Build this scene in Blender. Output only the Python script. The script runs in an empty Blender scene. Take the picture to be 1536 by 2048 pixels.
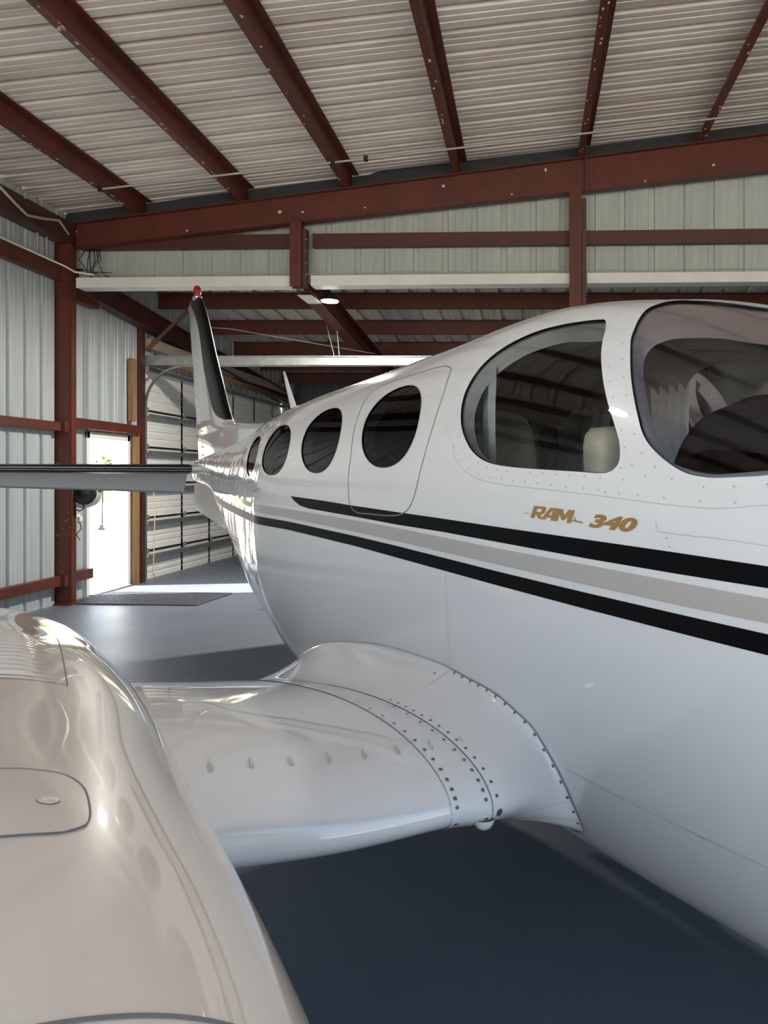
import bpy, math, random
import numpy as np
from mathutils import Vector, Matrix
random.seed(7)
sc = bpy.context.scene
COL = sc.collection
CH = 1.65                       # eye height
# ---------------------------------------------------------------- camera
cd = bpy.data.cameras.new('camera'); cam = bpy.data.objects.new('camera', cd); COL.objects.link(cam)
cam.location = (0, 0, CH); cam.rotation_euler = (math.radians(90), 0, 0)
cd.sensor_fit = 'AUTO'; cd.sensor_width = 36; cd.lens = 36 * 1538 / 2048
cd.shift_x = -(1060 - 768) / 2048; cd.shift_y = (952 - 1024) / 2048
cd.clip_start = 0.02; cd.clip_end = 500
sc.camera = cam
# ---------------------------------------------------------------- colour management, sky, sun
sc.view_settings.view_transform = 'Standard'; sc.view_settings.look = 'None'
sc.view_settings.gamma = 1; sc.view_settings.use_curve_mapping = False
sc.view_settings.exposure = 1.9
w = bpy.data.worlds.new('sky'); sc.world = w; w.use_nodes = True
nt = w.node_tree; bg = nt.nodes['Background']
sky = nt.nodes.new('ShaderNodeTexSky'); sky.sky_type = 'NISHITA'; sky.sun_disc = False
sky.sun_elevation = math.radians(38); sky.sun_rotation = math.radians(-80); sky.air_density = 1.0; sky.dust_density = 2.0
nt.links.new(sky.outputs[0], bg.inputs[0]); bg.inputs[1].default_value = 0.22
sd = bpy.data.lights.new('sun', 'SUN'); sd.energy = 9.0; sd.angle = math.radians(0.6); sd.color = (1.0, 0.93, 0.83)
sun = bpy.data.objects.new('sun', sd); COL.objects.link(sun)
el = math.radians(38); sdir = Vector((math.cos(el) * 0.99, math.cos(el) * 0.15, -math.sin(el)))
sun.rotation_euler = sdir.to_track_quat('-Z', 'Y').to_euler(); sun.location = (-20, 5, 15)

# ---------------------------------------------------------------- materials
MATS = {}
def mat(name, col, rough=.5, metal=0, coat=0, var=0, vscale=4, stretch=(1, 1, 1), bump=0, bscale=60, bstretch=(1, 1, 1), col2=None, emit=None, es=0, spec=.5, coatr=.04, rvar=0):
    if name in MATS: return MATS[name]
    m = bpy.data.materials.new(name); m.use_nodes = True; n = m.node_tree.nodes; l = m.node_tree.links
    p = n['Principled BSDF']; p.inputs['Base Color'].default_value = (*col, 1); p.inputs['Roughness'].default_value = rough
    p.inputs['Metallic'].default_value = metal; p.inputs['Coat Weight'].default_value = coat; p.inputs['Coat Roughness'].default_value = coatr
    p.inputs['Specular IOR Level'].default_value = .15 if (coat == 1 and spec == .5) else spec
    tc = n.new('ShaderNodeTexCoord')
    if var or col2:
        mp = n.new('ShaderNodeMapping'); mp.inputs['Scale'].default_value = stretch; l.new(tc.outputs['Object'], mp.inputs[0])
        no = n.new('ShaderNodeTexNoise'); no.inputs['Scale'].default_value = vscale; no.inputs['Detail'].default_value = 6; no.inputs['Roughness'].default_value = .65
        l.new(mp.outputs[0], no.inputs['Vector'])
        cr = n.new('ShaderNodeValToRGB'); cr.color_ramp.elements[0].position = .38; cr.color_ramp.elements[1].position = .66
        c2 = col2 if col2 else tuple(c * (1 - var) for c in col)
        cr.color_ramp.elements[0].color = (*col, 1); cr.color_ramp.elements[1].color = (*c2, 1)
        l.new(no.outputs['Fac'], cr.inputs[0]); l.new(cr.outputs[0], p.inputs['Base Color'])
        if rvar:
            mr = n.new('ShaderNodeMapRange'); mr.inputs['To Min'].default_value = rough; mr.inputs['To Max'].default_value = rough + rvar
            l.new(no.outputs['Fac'], mr.inputs['Value']); l.new(mr.outputs[0], p.inputs['Roughness'])
    if bump:
        mp = n.new('ShaderNodeMapping'); mp.inputs['Scale'].default_value = bstretch; l.new(tc.outputs['Object'], mp.inputs[0])
        no = n.new('ShaderNodeTexNoise'); no.inputs['Scale'].default_value = bscale; no.inputs['Detail'].default_value = 3
        l.new(mp.outputs[0], no.inputs['Vector'])
        b = n.new('ShaderNodeBump'); b.inputs['Strength'].default_value = 1; b.inputs['Distance'].default_value = bump
        l.new(no.outputs['Fac'], b.inputs['Height']); l.new(b.outputs[0], p.inputs['Normal'])
        if coat: l.new(b.outputs[0], p.inputs['Coat Normal'])
    if emit:
        p.inputs['Emission Color'].default_value = (*emit, 1); p.inputs['Emission Strength'].default_value = es
    MATS[name] = m; return m
def glass(name, tint, gl=.02, k=1.0):
    m = bpy.data.materials.new(name); m.use_nodes = True; n = m.node_tree.nodes; l = m.node_tree.links
    n.remove(n['Principled BSDF']); o = n['Material Output']
    t = n.new('ShaderNodeBsdfTransparent'); t.inputs[0].default_value = (*tint, 1)
    g = n.new('ShaderNodeBsdfGlossy'); g.inputs['Roughness'].default_value = gl
    f = n.new('ShaderNodeFresnel'); f.inputs[0].default_value = 1.5
    ma = n.new('ShaderNodeMath'); ma.operation = 'MULTIPLY'; ma.inputs[1].default_value = k; ma.use_clamp = True
    x = n.new('ShaderNodeMixShader'); l.new(f.outputs[0], ma.inputs[0]); l.new(ma.outputs[0], x.inputs[0])
    l.new(t.outputs[0], x.inputs[1]); l.new(g.outputs[0], x.inputs[2]); l.new(x.outputs[0], o.inputs[0])
    MATS[name] = m; return m
M_paint = mat('aircraft_white', (.645, .66, .665), .32, coat=1, bump=.0010, bscale=3.0, coatr=.03)
M_nac = mat('cowling_white', (.66, .60, .535), .32, coat=1, bump=.0006, bscale=2.5, coatr=.03)
M_aft = mat('aft_skin', (.70, .71, .71), .25, coat=1, bump=.016, bscale=2.6, bstretch=(1, 1, .55), coatr=.03)
M_black = mat('stripe_black', (.002, .002, .003), .35, spec=.12)
M_grey = mat('stripe_grey', (.40, .385, .37), .3, coat=1)
M_gold = mat('decal_gold', (.30, .17, .045), .35, coat=.5)
M_line = mat('seam_dark', (.16, .16, .16), .7)  # dark grey of panel joints and outlines
M_lineL = mat('seam_soft', (.42, .42, .42), .6)
M_rivet = mat('screw_steel', (.13, .16, .16), .4, metal=.6)
M_rivL = mat('rivet_painted', (.45, .47, .47), .4)
M_vg = mat('clear_plastic', (.55, .55, .53), .3)
M_boot = mat('boot_rubber', (.004, .004, .005), .35, spec=.22)
M_trim = mat('cabin_trim', (.85, .85, .82), .55)
M_lining = mat('cabin_lining', (.42, .41, .39), .8)
M_seat = mat('seat_leather', (.82, .76, .60), .5)
M_curt = mat('curtain_cloth', (.85, .86, .87), .85, var=.2, vscale=8)
M_glare = mat('glareshield_vinyl', (.02, .02, .024), .6, bump=.002, bscale=200)
M_ws = glass('windshield_glass', (.88, .86, .93), .03)
M_sw = glass('side_glass', (.90, .92, .90), .015)
M_cabw = glass('cabin_glass', (.08, .085, .10), .02, .6)
M_red = mat('steel_red_oxide', (.112, .022, .011), .5, col2=(.072, .017, .009), vscale=3, bump=.0015, bscale=12)
M_redd = mat('steel_red_dark', (.080, .023, .016), .5, col2=(.055, .018, .012), vscale=3)
M_chip = mat('paint_chip', (.62, .50, .42), .7)
M_roof = mat('roof_sheet', (.74, .70, .65), .45, col2=(.54, .47, .41), vscale=1.6, stretch=(.35, 5, 1), metal=.1)
M_roof2 = mat('rear_roof_sheet', (.62, .60, .56), .5, col2=(.45, .42, .38), vscale=1.5, stretch=(4, .4, 1))
M_wall = mat('wall_sheet', (.50, .55, .56), .42, col2=(.42, .46, .47), vscale=2, stretch=(4, 4, .3), metal=.15)
M_gable = mat('gable_sheet', (.42, .475, .44), .5, col2=(.365, .41, .38), vscale=2, stretch=(3, 3, .3))
M_head = mat('header_white', (.74, .74, .70), .45, var=.1)
M_dark = mat('rear_wall_dark', (.10, .11, .12), .7)
M_floor = mat('floor_paint', (.125, .148, .185), .36, col2=(.10, .12, .155), vscale=.8, bump=.0022, bscale=9, rvar=.14, spec=.5)
M_conc = mat('apron_concrete', (.68, .61, .50), .8, var=.12, vscale=.6)
M_grass = mat('grass', (.11, .17, .02), .9, col2=(.16, .21, .03), vscale=3)
M_leaf = mat('leaf', (.06, .12, .012), .6, col2=(.13, .2, .02), vscale=5)
M_galv = mat('galvanised', (.48, .50, .50), .38, metal=.75, var=.25, vscale=9)
M_doorp = mat('sectional_panel', (.84, .84, .81), .45, var=.1, stretch=(1, 1, 6))
M_door = mat('door_white', (.80, .80, .78), .4)
M_wood = mat('raw_wood', (.33, .19, .085), .7, col2=(.20, .11, .045), vscale=3, stretch=(4, 4, .4))
M_mat = mat('mat_rubber', (.075, .08, .10), .6)
M_wire = mat('wire_grey', (.36, .36, .34), .5)
M_blk = mat('plastic_black', (.012, .013, .015), .4)
M_gp = mat('plastic_grey', (.50, .51, .51), .5)
M_wp = mat('plastic_white', (.75, .75, .72), .5)
M_lamp = mat('lamp_lens', (.9, .9, .9), .4, emit=(1, .97, .92), es=14)
M_rbeac = mat('beacon_red', (.35, .01, .012), .15, coat=1)
M_tyre = mat('tyre', (.02, .02, .02), .8)
M_silver = mat('bright_metal', (.6, .6, .6), .2, metal=1)

# ---------------------------------------------------------------- mesh helper
class MB:
    def __init__(s): s.v = []; s.f = []; s.m = []; s.sm = []
    def add(s, vs, fs, m=0, smooth=False):
        b = len(s.v); s.v += [tuple(map(float, p)) for p in vs]
        for f in fs: s.f.append([b + i for i in f]); s.m.append(m); s.sm.append(smooth)
        return s
    def box(s, c, d, R=None, m=0):
        vs = [Vector((x * d[0] / 2, y * d[1] / 2, z * d[2] / 2)) for x in (-1, 1) for y in (-1, 1) for z in (-1, 1)]
        if R is not None: vs = [R @ v for v in vs]
        c = Vector(c)
        return s.add([v + c for v in vs], [(0, 1, 3, 2), (4, 6, 7, 5), (0, 4, 5, 1), (2, 3, 7, 6), (0, 2, 6, 4), (1, 5, 7, 3)], m)
    def bar(s, a, b, w, h, up=(0, 0, 1), m=0):       # rectangular bar from a to b
        a = Vector(a); b = Vector(b); d = (b - a); L_ = d.length; d.normalize()
        x = d.cross(Vector(up)).normalized(); z = x.cross(d)
        return s.box((a + b) / 2, (w, L_, h), Matrix((x, d, z)).transposed(), m)
    def prof(s, a, b, pts, up=(0, 0, 1), m=0, cap=True):   # closed profile (x right, z up) swept a->b
        a = Vector(a); b = Vector(b); d = (b - a).normalized(); x = d.cross(Vector(up)).normalized(); z = x.cross(d)
        n = len(pts); vs = [a + x * p[0] + z * p[1] for p in pts] + [b + x * p[0] + z * p[1] for p in pts]
        fs = [(i, (i + 1) % n, n + (i + 1) % n, n + i) for i in range(n)]
        if cap: fs += [tuple(range(n))[::-1], tuple(range(n, 2 * n))]
        return s.add(vs, fs, m)
    def tube(s, path, r, n=8, m=0, cap=True):
        path = [Vector(p) for p in path]; rs = r if isinstance(r, (list, tuple)) else [r] * len(path)
        vs = []; fs = []; ref = None
        for i, p in enumerate(path):
            d = (path[min(i + 1, len(path) - 1)] - path[max(i - 1, 0)]).normalized()
            if ref is None: ref = Vector((0, 0, 1)) if abs(d.z) < .9 else Vector((1, 0, 0))
            x = d.cross(ref).normalized(); y = d.cross(x); ref = x.cross(d) * 1.0
            for k in range(n):
                a = 2 * math.pi * k / n; vs.append(p + (x * math.cos(a) + y * math.sin(a)) * rs[i])
        for i in range(len(path) - 1):
            for k in range(n): fs.append((i * n + k, i * n + (k + 1) % n, (i + 1) * n + (k + 1) % n, (i + 1) * n + k))
        if cap: fs += [tuple(range(n))[::-1], tuple(range((len(path) - 1) * n, len(path) * n))]
        return s.add(vs, fs, m, True)
    def lathe(s, c, axis, prof, n=32, m=0):           # prof: (r, h) along axis
        c = Vector(c); d = Vector(axis).normalized(); x = d.orthogonal().normalized(); y = d.cross(x)
        vs = []; fs = []
        for r, h in prof:
            for k in range(n):
                a = 2 * math.pi * k / n; vs.append(c + d * h + (x * math.cos(a) + y * math.sin(a)) * max(r, 1e-5))
        for i in range(len(prof) - 1):
            for k in range(n): fs.append((i * n + k, i * n + (k + 1) % n, (i + 1) * n + (k + 1) % n, (i + 1) * n + k))
        return s.add(vs, fs, m, True)
    def grid(s, P, m=0, smooth=True, flip=False):
        P = np.asarray(P); a, b = P.shape[:2]
        fs = [(i * b + j, i * b + j + 1, (i + 1) * b + j + 1, (i + 1) * b + j) for i in range(a - 1) for j in range(b - 1)]
        if flip: fs = [f[::-1] for f in fs]
        return s.add(P.reshape(-1, 3), fs, m, smooth)
    def build(s, name, mats, parent=None, loc=None, merge=False, bevel=0, autos=None):
        if not isinstance(mats, (list, tuple)): mats = [mats]
        V = np.array(s.v)
        if parent is not None: o0 = np.array(WORLD[parent.name])
        elif loc is not None: o0 = np.array(loc)
        else: o0 = np.array([(V[:, 0].min() + V[:, 0].max()) / 2, (V[:, 1].min() + V[:, 1].max()) / 2, V[:, 2].min()])
        me = bpy.data.meshes.new(name); me.from_pydata((V - o0).tolist(), [], s.f)
        for x in mats: me.materials.append(x)
        me.polygons.foreach_set('material_index', s.m); me.polygons.foreach_set('use_smooth', s.sm)
        if merge:
            import bmesh
            bm = bmesh.new(); bm.from_mesh(me); bmesh.ops.remove_doubles(bm, verts=bm.verts, dist=2e-5); bm.to_mesh(me); bm.free()
        if autos is not None: me.set_sharp_from_angle(angle=math.radians(autos))
        me.update()
        o = bpy.data.objects.new(name, me); COL.objects.link(o)
        WORLD[o.name] = tuple(o0)
        if parent is not None: o.parent = parent
        else: o.location = o0
        if bevel:
            b = o.modifiers.new('bevel', 'BEVEL'); b.width = bevel; b.segments = 2; b.limit_method = 'ANGLE'
        return o
WORLD = {}
def tag(o, label, cat, group=None):
    o['label'] = label; o['category'] = cat
    if group: o['group'] = group
    return o
def empty(name, loc, label=None, cat=None, group=None):
    o = bpy.data.objects.new(name, None); COL.objects.link(o); o.location = loc; o.empty_display_size = .1
    WORLD[o.name] = tuple(loc)
    if label: tag(o, label, cat, group)
    return o
def struct(o): o['kind'] = 'structure'; return o

def sheet(mb, o, ud, vd, nd, ul, v0, v1, per=.305, dep=.03, m=0):
    """ribbed metal sheet: profile along ud, swept along vd from v0(u) to v1(u); ribs stand out along nd"""
    o = Vector(o); ud = Vector(ud); vd = Vector(vd); nd = Vector(nd)
    base = [(0, 1), (.17, 1), (.195, 0), (.36, 0), (.375, .14), (.43, .14), (.445, 0), (.62, 0), (.635, .14), (.69, .14), (.705, 0), (.975, 0)]
    us = []; k = 0
    while k * per < ul:
        for a, b in base:
            if (k + a) * per <= ul: us.append(((k + a) * per, b * dep))
        k += 1
    us.append((ul, dep))
    vs = []; fs = []
    for i, (u, d) in enumerate(us):
        a = v0(u) if callable(v0) else v0; b = v1(u) if callable(v1) else v1
        vs += [o + ud * u + nd * d + vd * a, o + ud * u + nd * d + vd * b]
    fs = [(2 * i, 2 * i + 1, 2 * i + 3, 2 * i + 2) for i in range(len(us) - 1)]
    return mb.add(vs, fs, m)
def plate(mb, c, d, t=.004):   # thin backing
    return mb.box(c, d)
Cprof = lambda w, h, t=.006: [(0, 0), (w, 0), (w, t), (t, t), (t, h - t), (w, h - t), (w, h), (0, h)]
def Iprof(w, h, t=.014):
    return [(-w/2, -h/2), (w/2, -h/2), (w/2, -h/2 + t), (t/2, -h/2 + t), (t/2, h/2 - t), (w/2, h/2 - t), (w/2, h/2), (-w/2, h/2), (-w/2, h/2 - t), (-t/2, h/2 - t), (-t/2, -h/2 + t), (-w/2, -h/2 + t)]

# ================================================================ SETTING
XW = -6.07                      # left wall
Yg = lambda X: 9.93 - .035 * (X + 6)      # steel frame line, very slightly askew
roofz = lambda X: CH + 3.24 + .115 * (X + 5.93) + .20   # underside of main roof sheet
XR = 9.5; YF = -3.6
# floor
mb = MB(); mb.box(((XW + XR) / 2 + .0, 8.0, -.06), (XR - XW + .4, 24.4, .12)); struct(mb.build('floor', M_floor, loc=(0, 0, -.12)))
mb = MB(); mb.box((0, -34.3, -.10), (120, 60, .1)); mb.box((-66.4, 55.9, -.10), (120, 120, .1)); struct(mb.build('ground', M_conc, loc=(0, 0, -.15)))
mb = MB(); mb.box((-70, 69, -.045), (100, 38, .03)); go = mb.build('lawn', M_grass); go['kind'] = 'structure'
# ceiling of main bay
mb = MB()
sl = Vector((1, 0, .115))
sheet(mb, (XW - .3, YF - .6, 0), (0, 1, 0), (1, 0, .115), (0, 0, 1), 16.6 + .6, 0, XR - XW + .6, per=.36, dep=.055)
for i, v in enumerate(mb.v): mb.v[i] = (v[0], v[1], v[2] + roofz(XW - .3))
struct(mb.build('ceiling', M_roof))
# rear bay roof sheet
rz = lambda Y: CH + 2.97 - .075 * (Y - 12.5)
mb = MB(); sheet(mb, (XW - .2, 10.1, rz(10.1)), (1, 0, 0), (0, 1, -.075), (0, 0, 1), XR - XW + .4, 0, 9.8, per=.36, dep=.035)
struct(mb.build('ceiling_rear', M_roof2))
# left wall with two openings
DY0, DY1, DZ = 10.50, 11.64, 2.26
SY0, SY1, SZ = 12.02, 18.9, 3.42
mb = MB(); top = roofz(XW) + .03
def wtop(Y): return top if Y < 10.1 else rz(Y)
for y0, y1, z0 in ((YF, DY0, 0), (DY0, DY1, DZ), (DY1, SY0, 0), (SY0, SY1, SZ), (SY1, 19.9, 0)):
    sheet(mb, (XW, y0, 0), (0, 1, 0), (0, 0, 1), (-1, 0, 0), y1 - y0 + .001, z0, (lambda u, y0=y0: wtop(y0 + u)), per=.305, dep=.03)
struct(mb.build('wall_left', M_wall))
mb = MB(); sheet(mb, (XR, YF, 0), (0, 1, 0), (0, 0, 1), (1, 0, 0), 23.5, 0, 6.6); struct(mb.build('wall_right', M_wall))
mb = MB(); sheet(mb, (XW - .2, 19.8, 0), (1, 0, 0), (0, 0, 1), (0, 1, 0), XR - XW + .4, 0, 4.4, per=.34); struct(mb.build('wall_back', M_dark))
# gable partition above the header
gt = lambda u: roofz(XW + u) + .03
mb = MB(); sheet(mb, (XW, 10.05, 0), (1, -.035, 0), (0, 0, 1), (0, 1, 0), XR - XW, (lambda u: roofz(XW + u) - .24), gt, per=.38, dep=.0); struct(mb.build('wall_loft_shade', mat('loft_painted_shade', (.035, .037, .04), .9)))  # near-black sheet: the shade in the gap over the rafter, put into its colour
mb = MB(); sheet(mb, (XW, 10.14, 0), (1, -.035, 0), (0, 0, 1), (0, 1, 0), XR - XW, CH + 2.5, (lambda u: roofz(XW + u) - .22), per=.38, dep=.025); struct(mb.build('wall_partition', M_gable))
# front wall strip above the big opening
mb = MB(); sheet(mb, (XW, YF, 0), (1, 0, 0), (0, 0, 1), (0, -1, 0), XR - XW, 4.3, gt, per=.305); struct(mb.build('wall_front', M_wall))

# ---- steel frame
fr = MB()
def rz_top(X): return CH + 3.24 + .115 * (X + 5.93)
def rz_bot(X): return CH + 2.93 + .098 * (X + 5.93)
def tapered(mb, Yf, x0, x1, w=.15):
    t = .012
    for s_, zf in ((1, rz_top), (-1, rz_bot)):
        a = (x0, Yf(x0), zf(x0) - s_ * t / 2); b = (x1, Yf(x1), zf(x1) - s_ * t / 2); mb.bar(a, b, w, t)
    vs = [(x, Yf(x) + dy, zf(x)) for x in (x0, x1) for zf in (rz_bot, rz_top) for dy in (-.004, .004)]
    mb.add(vs, [(0, 4, 6, 2), (1, 3, 7, 5)])
tapered(fr, Yg, -5.85, XR - .1)
for x in (.7,):   # splice plates at the post
    fr.box((x, Yg(x), (rz_top(x) + rz_bot(x)) / 2), (.02, .15, rz_top(x) - rz_bot(x)))
for px, pz in ((-.23, .18), (-3.2, .5), (-2.1, .30), (1.45, .12), (2.3, .35), (-4.4, .2), (-2.9, .4), (-1.1, .7), (.2, .8)):
    z = rz_bot(px) + pz * (rz_top(px) - rz_bot(px)); r = random.uniform(.012, .03)
    fr.add([(px + r * math.cos(a) * random.uniform(.6, 1.2), Yg(px) - .0055, z + r * math.sin(a) * random.uniform(.6, 1.2)) for a in [k * math.pi / 4 for k in range(8)]], [tuple(range(8))], 1)
ra = fr.build('steel_rafter', [M_red, M_chip]); tag(ra, 'long tapered red oxide rafter crossing the hangar above the white header', 'beam')
mb = MB(); tapered(mb, lambda X: 2.0 - 3.3 - 2.0, -5.85, XR - .1); tag(mb.build('steel_rafter', M_red), 'red oxide rafter at the hangar mouth behind the viewer', 'beam')
# purlins: Z sections running in depth
PX_ = [-4.97, -3.63, -2.28, -.89, .68, 2.17, 3.7, 5.2, 6.7, 8.2]
names = ['leftmost red roof purlin, ending low near the left wall', 'second red roof purlin from the left wall', 'third red roof purlin from the left, left of the picture centre',
         'near vertical red purlin right of the picture centre', 'red roof purlin meeting the rafter above the tall right post', 'rightmost red roof purlin in the photo corner']
for i, x in enumerate(PX_):
    z = rz_top(x); ya = YF - .2; yb = Yg(x) + .06; mb = MB()
    t = .006; h_ = .2; f_ = .085
    mb.prof((x, ya, z), (x, yb, z), [(-f_, .02), (-f_, 0), (0, 0), (0, h_ - t), (f_, h_ - t), (f_, h_), (-t, h_), (-t, t), (-f_ + t, t), (-f_ + t, .02)])
    for k in range(24):
        y = random.uniform(1.5, 9.6); r = random.uniform(.004, .010); xx = x - f_ * random.uniform(.1, .9)
        mb.box((xx, y, z - .001), (r * 2.4, r * 4, .002), m=1)
    o = mb.build('roof_purlin', [M_red, M_chip])
    tag(o, names[i] if i < 6 else 'red roof purlin beyond the right edge of the photo', 'beam', 'roof purlins over the main bay')
# eave strut along the left wall
mb = MB(); mb.bar((XW + .12, YF, CH + 3.10), (XW + .12, 9.84, CH + 3.10), .2, .26); tag(mb.build('eave_strut', M_redd), 'dark red eave strut at the top of the left wall', 'beam')
# columns
mb = MB(); cx = -6.0; mb.prof((cx, Yg(cx), 0), (cx, Yg(cx), CH + 3.25), Iprof(.20, .12, .012), up=(0, 1, 0))
mb.bar((cx + .10, Yg(cx) - .0, 0), (cx + .10, Yg(cx), CH + 3.2), .02, .11, up=(0, 1, 0)); mb.bar((cx - .01, Yg(cx) - .064, 0), (cx - .01, Yg(cx) - .064, CH + 3.22), .20, .012, up=(0, 1, 0))
mb.box((cx, Yg(cx), .01), (.3, .3, .02))
for k in range(22): mb.box((cx + random.uniform(-.1, .1), Yg(cx) - .071, random.uniform(.3, 2.2)), (.008, .003, .008), m=1)
col_ = mb.build('steel_column', [M_red, M_chip]); tag(col_, 'dark red steel column standing at the left wall before the white door', 'column')
def post(x, z0, lab):
    mb = MB(); y = Yg(x) - .02; zt_ = rz_bot(x) - .006
    mb.prof((x - .05, y, z0), (x - .05, y, zt_), [(-.075, -.06), (.075, -.06), (.075, -.05), (.005, -.05), (.005, .05), (.075, .05), (.075, .06), (-.075, .06), (-.075, .05), (-.005, .05), (-.005, -.05), (-.075, -.05)], up=(0, 1, 0))
    mb.box((x - .05, y - .062, (z0 + zt_) / 2), (.15, .006, zt_ - z0)); mb.box((x - .05, y - .068, (z0 + zt_) / 2), (.012, .008, zt_ - z0))
    mb.box((x + .060, y + .0, (z0 + zt_) / 2 - .04), (.05, .10, zt_ - z0 - .08), m=1)
    for k in range(5): mb.box((x + .085, y - .052, z0 + .15 + k * .15), (.012, .004, .012), m=2)
    return tag(mb.build('gable_post', [M_red, M_redd, M_chip]), lab, 'post')
post(-2.92, CH + 2.40, 'short red gable post ending at the white header')
post(.62, 0.0, 'tall red gable post running down behind the airplane roof')
# header and girts on the gable
def segs(): return ((-5.86, -3.05), (-2.80, .50), (.72, XR - .1))
hn = ['left length of white header below the ribbed gable, by the column', 'middle length of white header between the two gable posts', 'right length of white header beyond the tall gable post']
for (a, b), lb in zip(segs(), hn):
    mb = MB(); ya = Yg(a); yb = Yg(b)
    mb.prof((a, ya, CH + 2.43), (b, yb, CH + 2.43), [(.0, .0), (.0, .13), (-.01, .13), (-.01, .012), (-.21, .012), (-.21, 0)])
    for k in range(int((b - a) / .55)):
        x = a + .3 + k * .55; mb.box((x, Yg(x) - .006, CH + 2.562), (.012, .008, .012), m=1)
    tag(mb.build('door_header', [M_head, M_chip]), lb, 'header', 'white header lengths')
gn = ['dark brown gable girt left of the short post', 'dark brown gable girt between the two posts', 'dark brown gable girt right of the tall post']
for (a, b), lb in zip(segs(), gn):
    mb = MB(); mb.prof((a, Yg(a) + .08, CH + 2.95), (b, Yg(b) + .08, CH + 2.95), [(0, 0), (0, .17), (-.1, .17), (-.1, .164), (-.006, .164), (-.006, .006), (-.1, .006), (-.1, 0)])
    tag(mb.build('gable_girt', M_redd), lb, 'girt', 'gable girts')
# thin cable along the header top
mb = MB(); mb.tube([(x, Yg(x) - .015, CH + 2.585 + .006 * math.sin(x * 3)) for x in np.linspace(-5.8, 9, 60)], .006, 6); tag(mb.build('electric_cable', M_wire), 'thin grey cable laid along the top of the white header', 'cable')
# wall girts
for z, h_, lb in ((CH + 2.58, .18, 'top red wall girt, high on the left wall before the column'), (CH + .63, .11, 'middle red wall girt, above the black wing edge'), (.31, .12, 'lowest red wall girt, near the floor on the left wall')):
    mb = MB(); mb.prof((XW + .01, YF, z - h_ / 2), (XW + .01, 9.93, z - h_ / 2), [(0, 0), (.10, 0), (.10, h_), (.0, h_), (0, h_ - .008), (.092, h_ - .008), (.092, .008), (0, .008)])
    mb.box((XW + .13, 9.84, z), (.05, .12, h_ + .02))
    tag(mb.build('wall_girt', M_red), lb, 'girt', 'girts on the left wall')
for z, h_, y0, y1, lb in ((CH + .70, .13, 10.05, 11.78, 'short red girt above the white door frame'), (.33, .13, 10.05, 10.46, 'stub of red girt near the floor left of the white door'), (CH + 2.38, .16, 10.05, 10.6, 'stub of red girt under the header by the column')):
    mb = MB(); mb.prof((XW + .01, y0, z - h_ / 2), (XW + .01, y1, z - h_ / 2), [(0, 0), (.12, 0), (.12, h_), (0, h_), (0, h_ - .008), (.112, h_ - .008), (.112, .008), (0, .008)])
    tag(mb.build('wall_girt', M_red), lb, 'girt', 'girts on the left wall')
# rear bay: rake beam on left wall, rafter, purlins
mb = MB(); zb_ = lambda Y: CH + 2.43 - .078 * (Y - 9.9)
mb.prof((XW + .12, 10.05, zb_(10.05) + .15), (XW + .12, 19.5, zb_(19.5) + .15), Iprof(.16, .30)); tag(mb.build('rake_beam', M_redd), 'dark red beam sloping along the left wall above the sectional door', 'beam')
mb = MB(); mb.prof((-2.97, 10.12, zb_(10.12) + .17), (-2.97, 19.5, zb_(19.5) + .17), Iprof(.19, .33, .012))
rr = mb.build('rear_rafter', M_red); tag(rr, 'red rafter receding from the short post over the rear bay', 'beam')
mb = MB(); mb.box((-2.97, 10.50, zb_(10.50) - .003), (.19, .76, .004)); mb.build('bare_flange', M_head, parent=rr)
mb = MB(); mb.prof((4.2, 10.2, zb_(10.2) + .17), (4.2, 19.5, zb_(19.5) + .17), Iprof(.19, .33, .012)); tag(mb.build('rear_rafter', M_red), 'red rafter over the rear bay hidden right of the airplane roof', 'beam')
for i, y in enumerate((11.0, 12.5, 14.1, 15.7, 17.2, 18.7)):
    z = rz(y) - .012; mb = MB()
    mb.prof((XW + .03, y, z - .235), (XR - .1, y, z - .235), [(-.07, .02), (-.07, 0), (0, 0), (0, .23), (.07, .23), (.07, .235), (-.006, .235), (-.006, .006), (-.064, .006), (-.064, .02)])
    tag(mb.build('rear_purlin', M_red), ['purlin of the rear bay just behind the white header', 'rear bay purlin level with the round lamp', 'middle rear bay purlin under the pale sheets', 'lower rear bay purlin above the galvanised track', 'far rear bay purlin behind the galvanised track', 'last rear bay purlin in front of the back wall'][i], 'beam', 'purlins over the rear bay')
# diagonal brace
mb = MB(); mb.bar((-5.96, 12.0, CH + 1.98), (-5.35, 12.2, CH + 2.70), .05, .05); tag(mb.build('diagonal_brace', M_red), 'thin red diagonal brace left of the tail fin tip', 'brace')
mb = MB(); mb.tube([(-5.6, 12.3, CH + 2.4), (-4.7, 12.0, CH + 2.30), (-2.6, 12.9, CH + 2.05)], .006, 6); tag(mb.build('stay_wire', M_wire), 'thin wire stretched behind the tail fin tip', 'wire')
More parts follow.
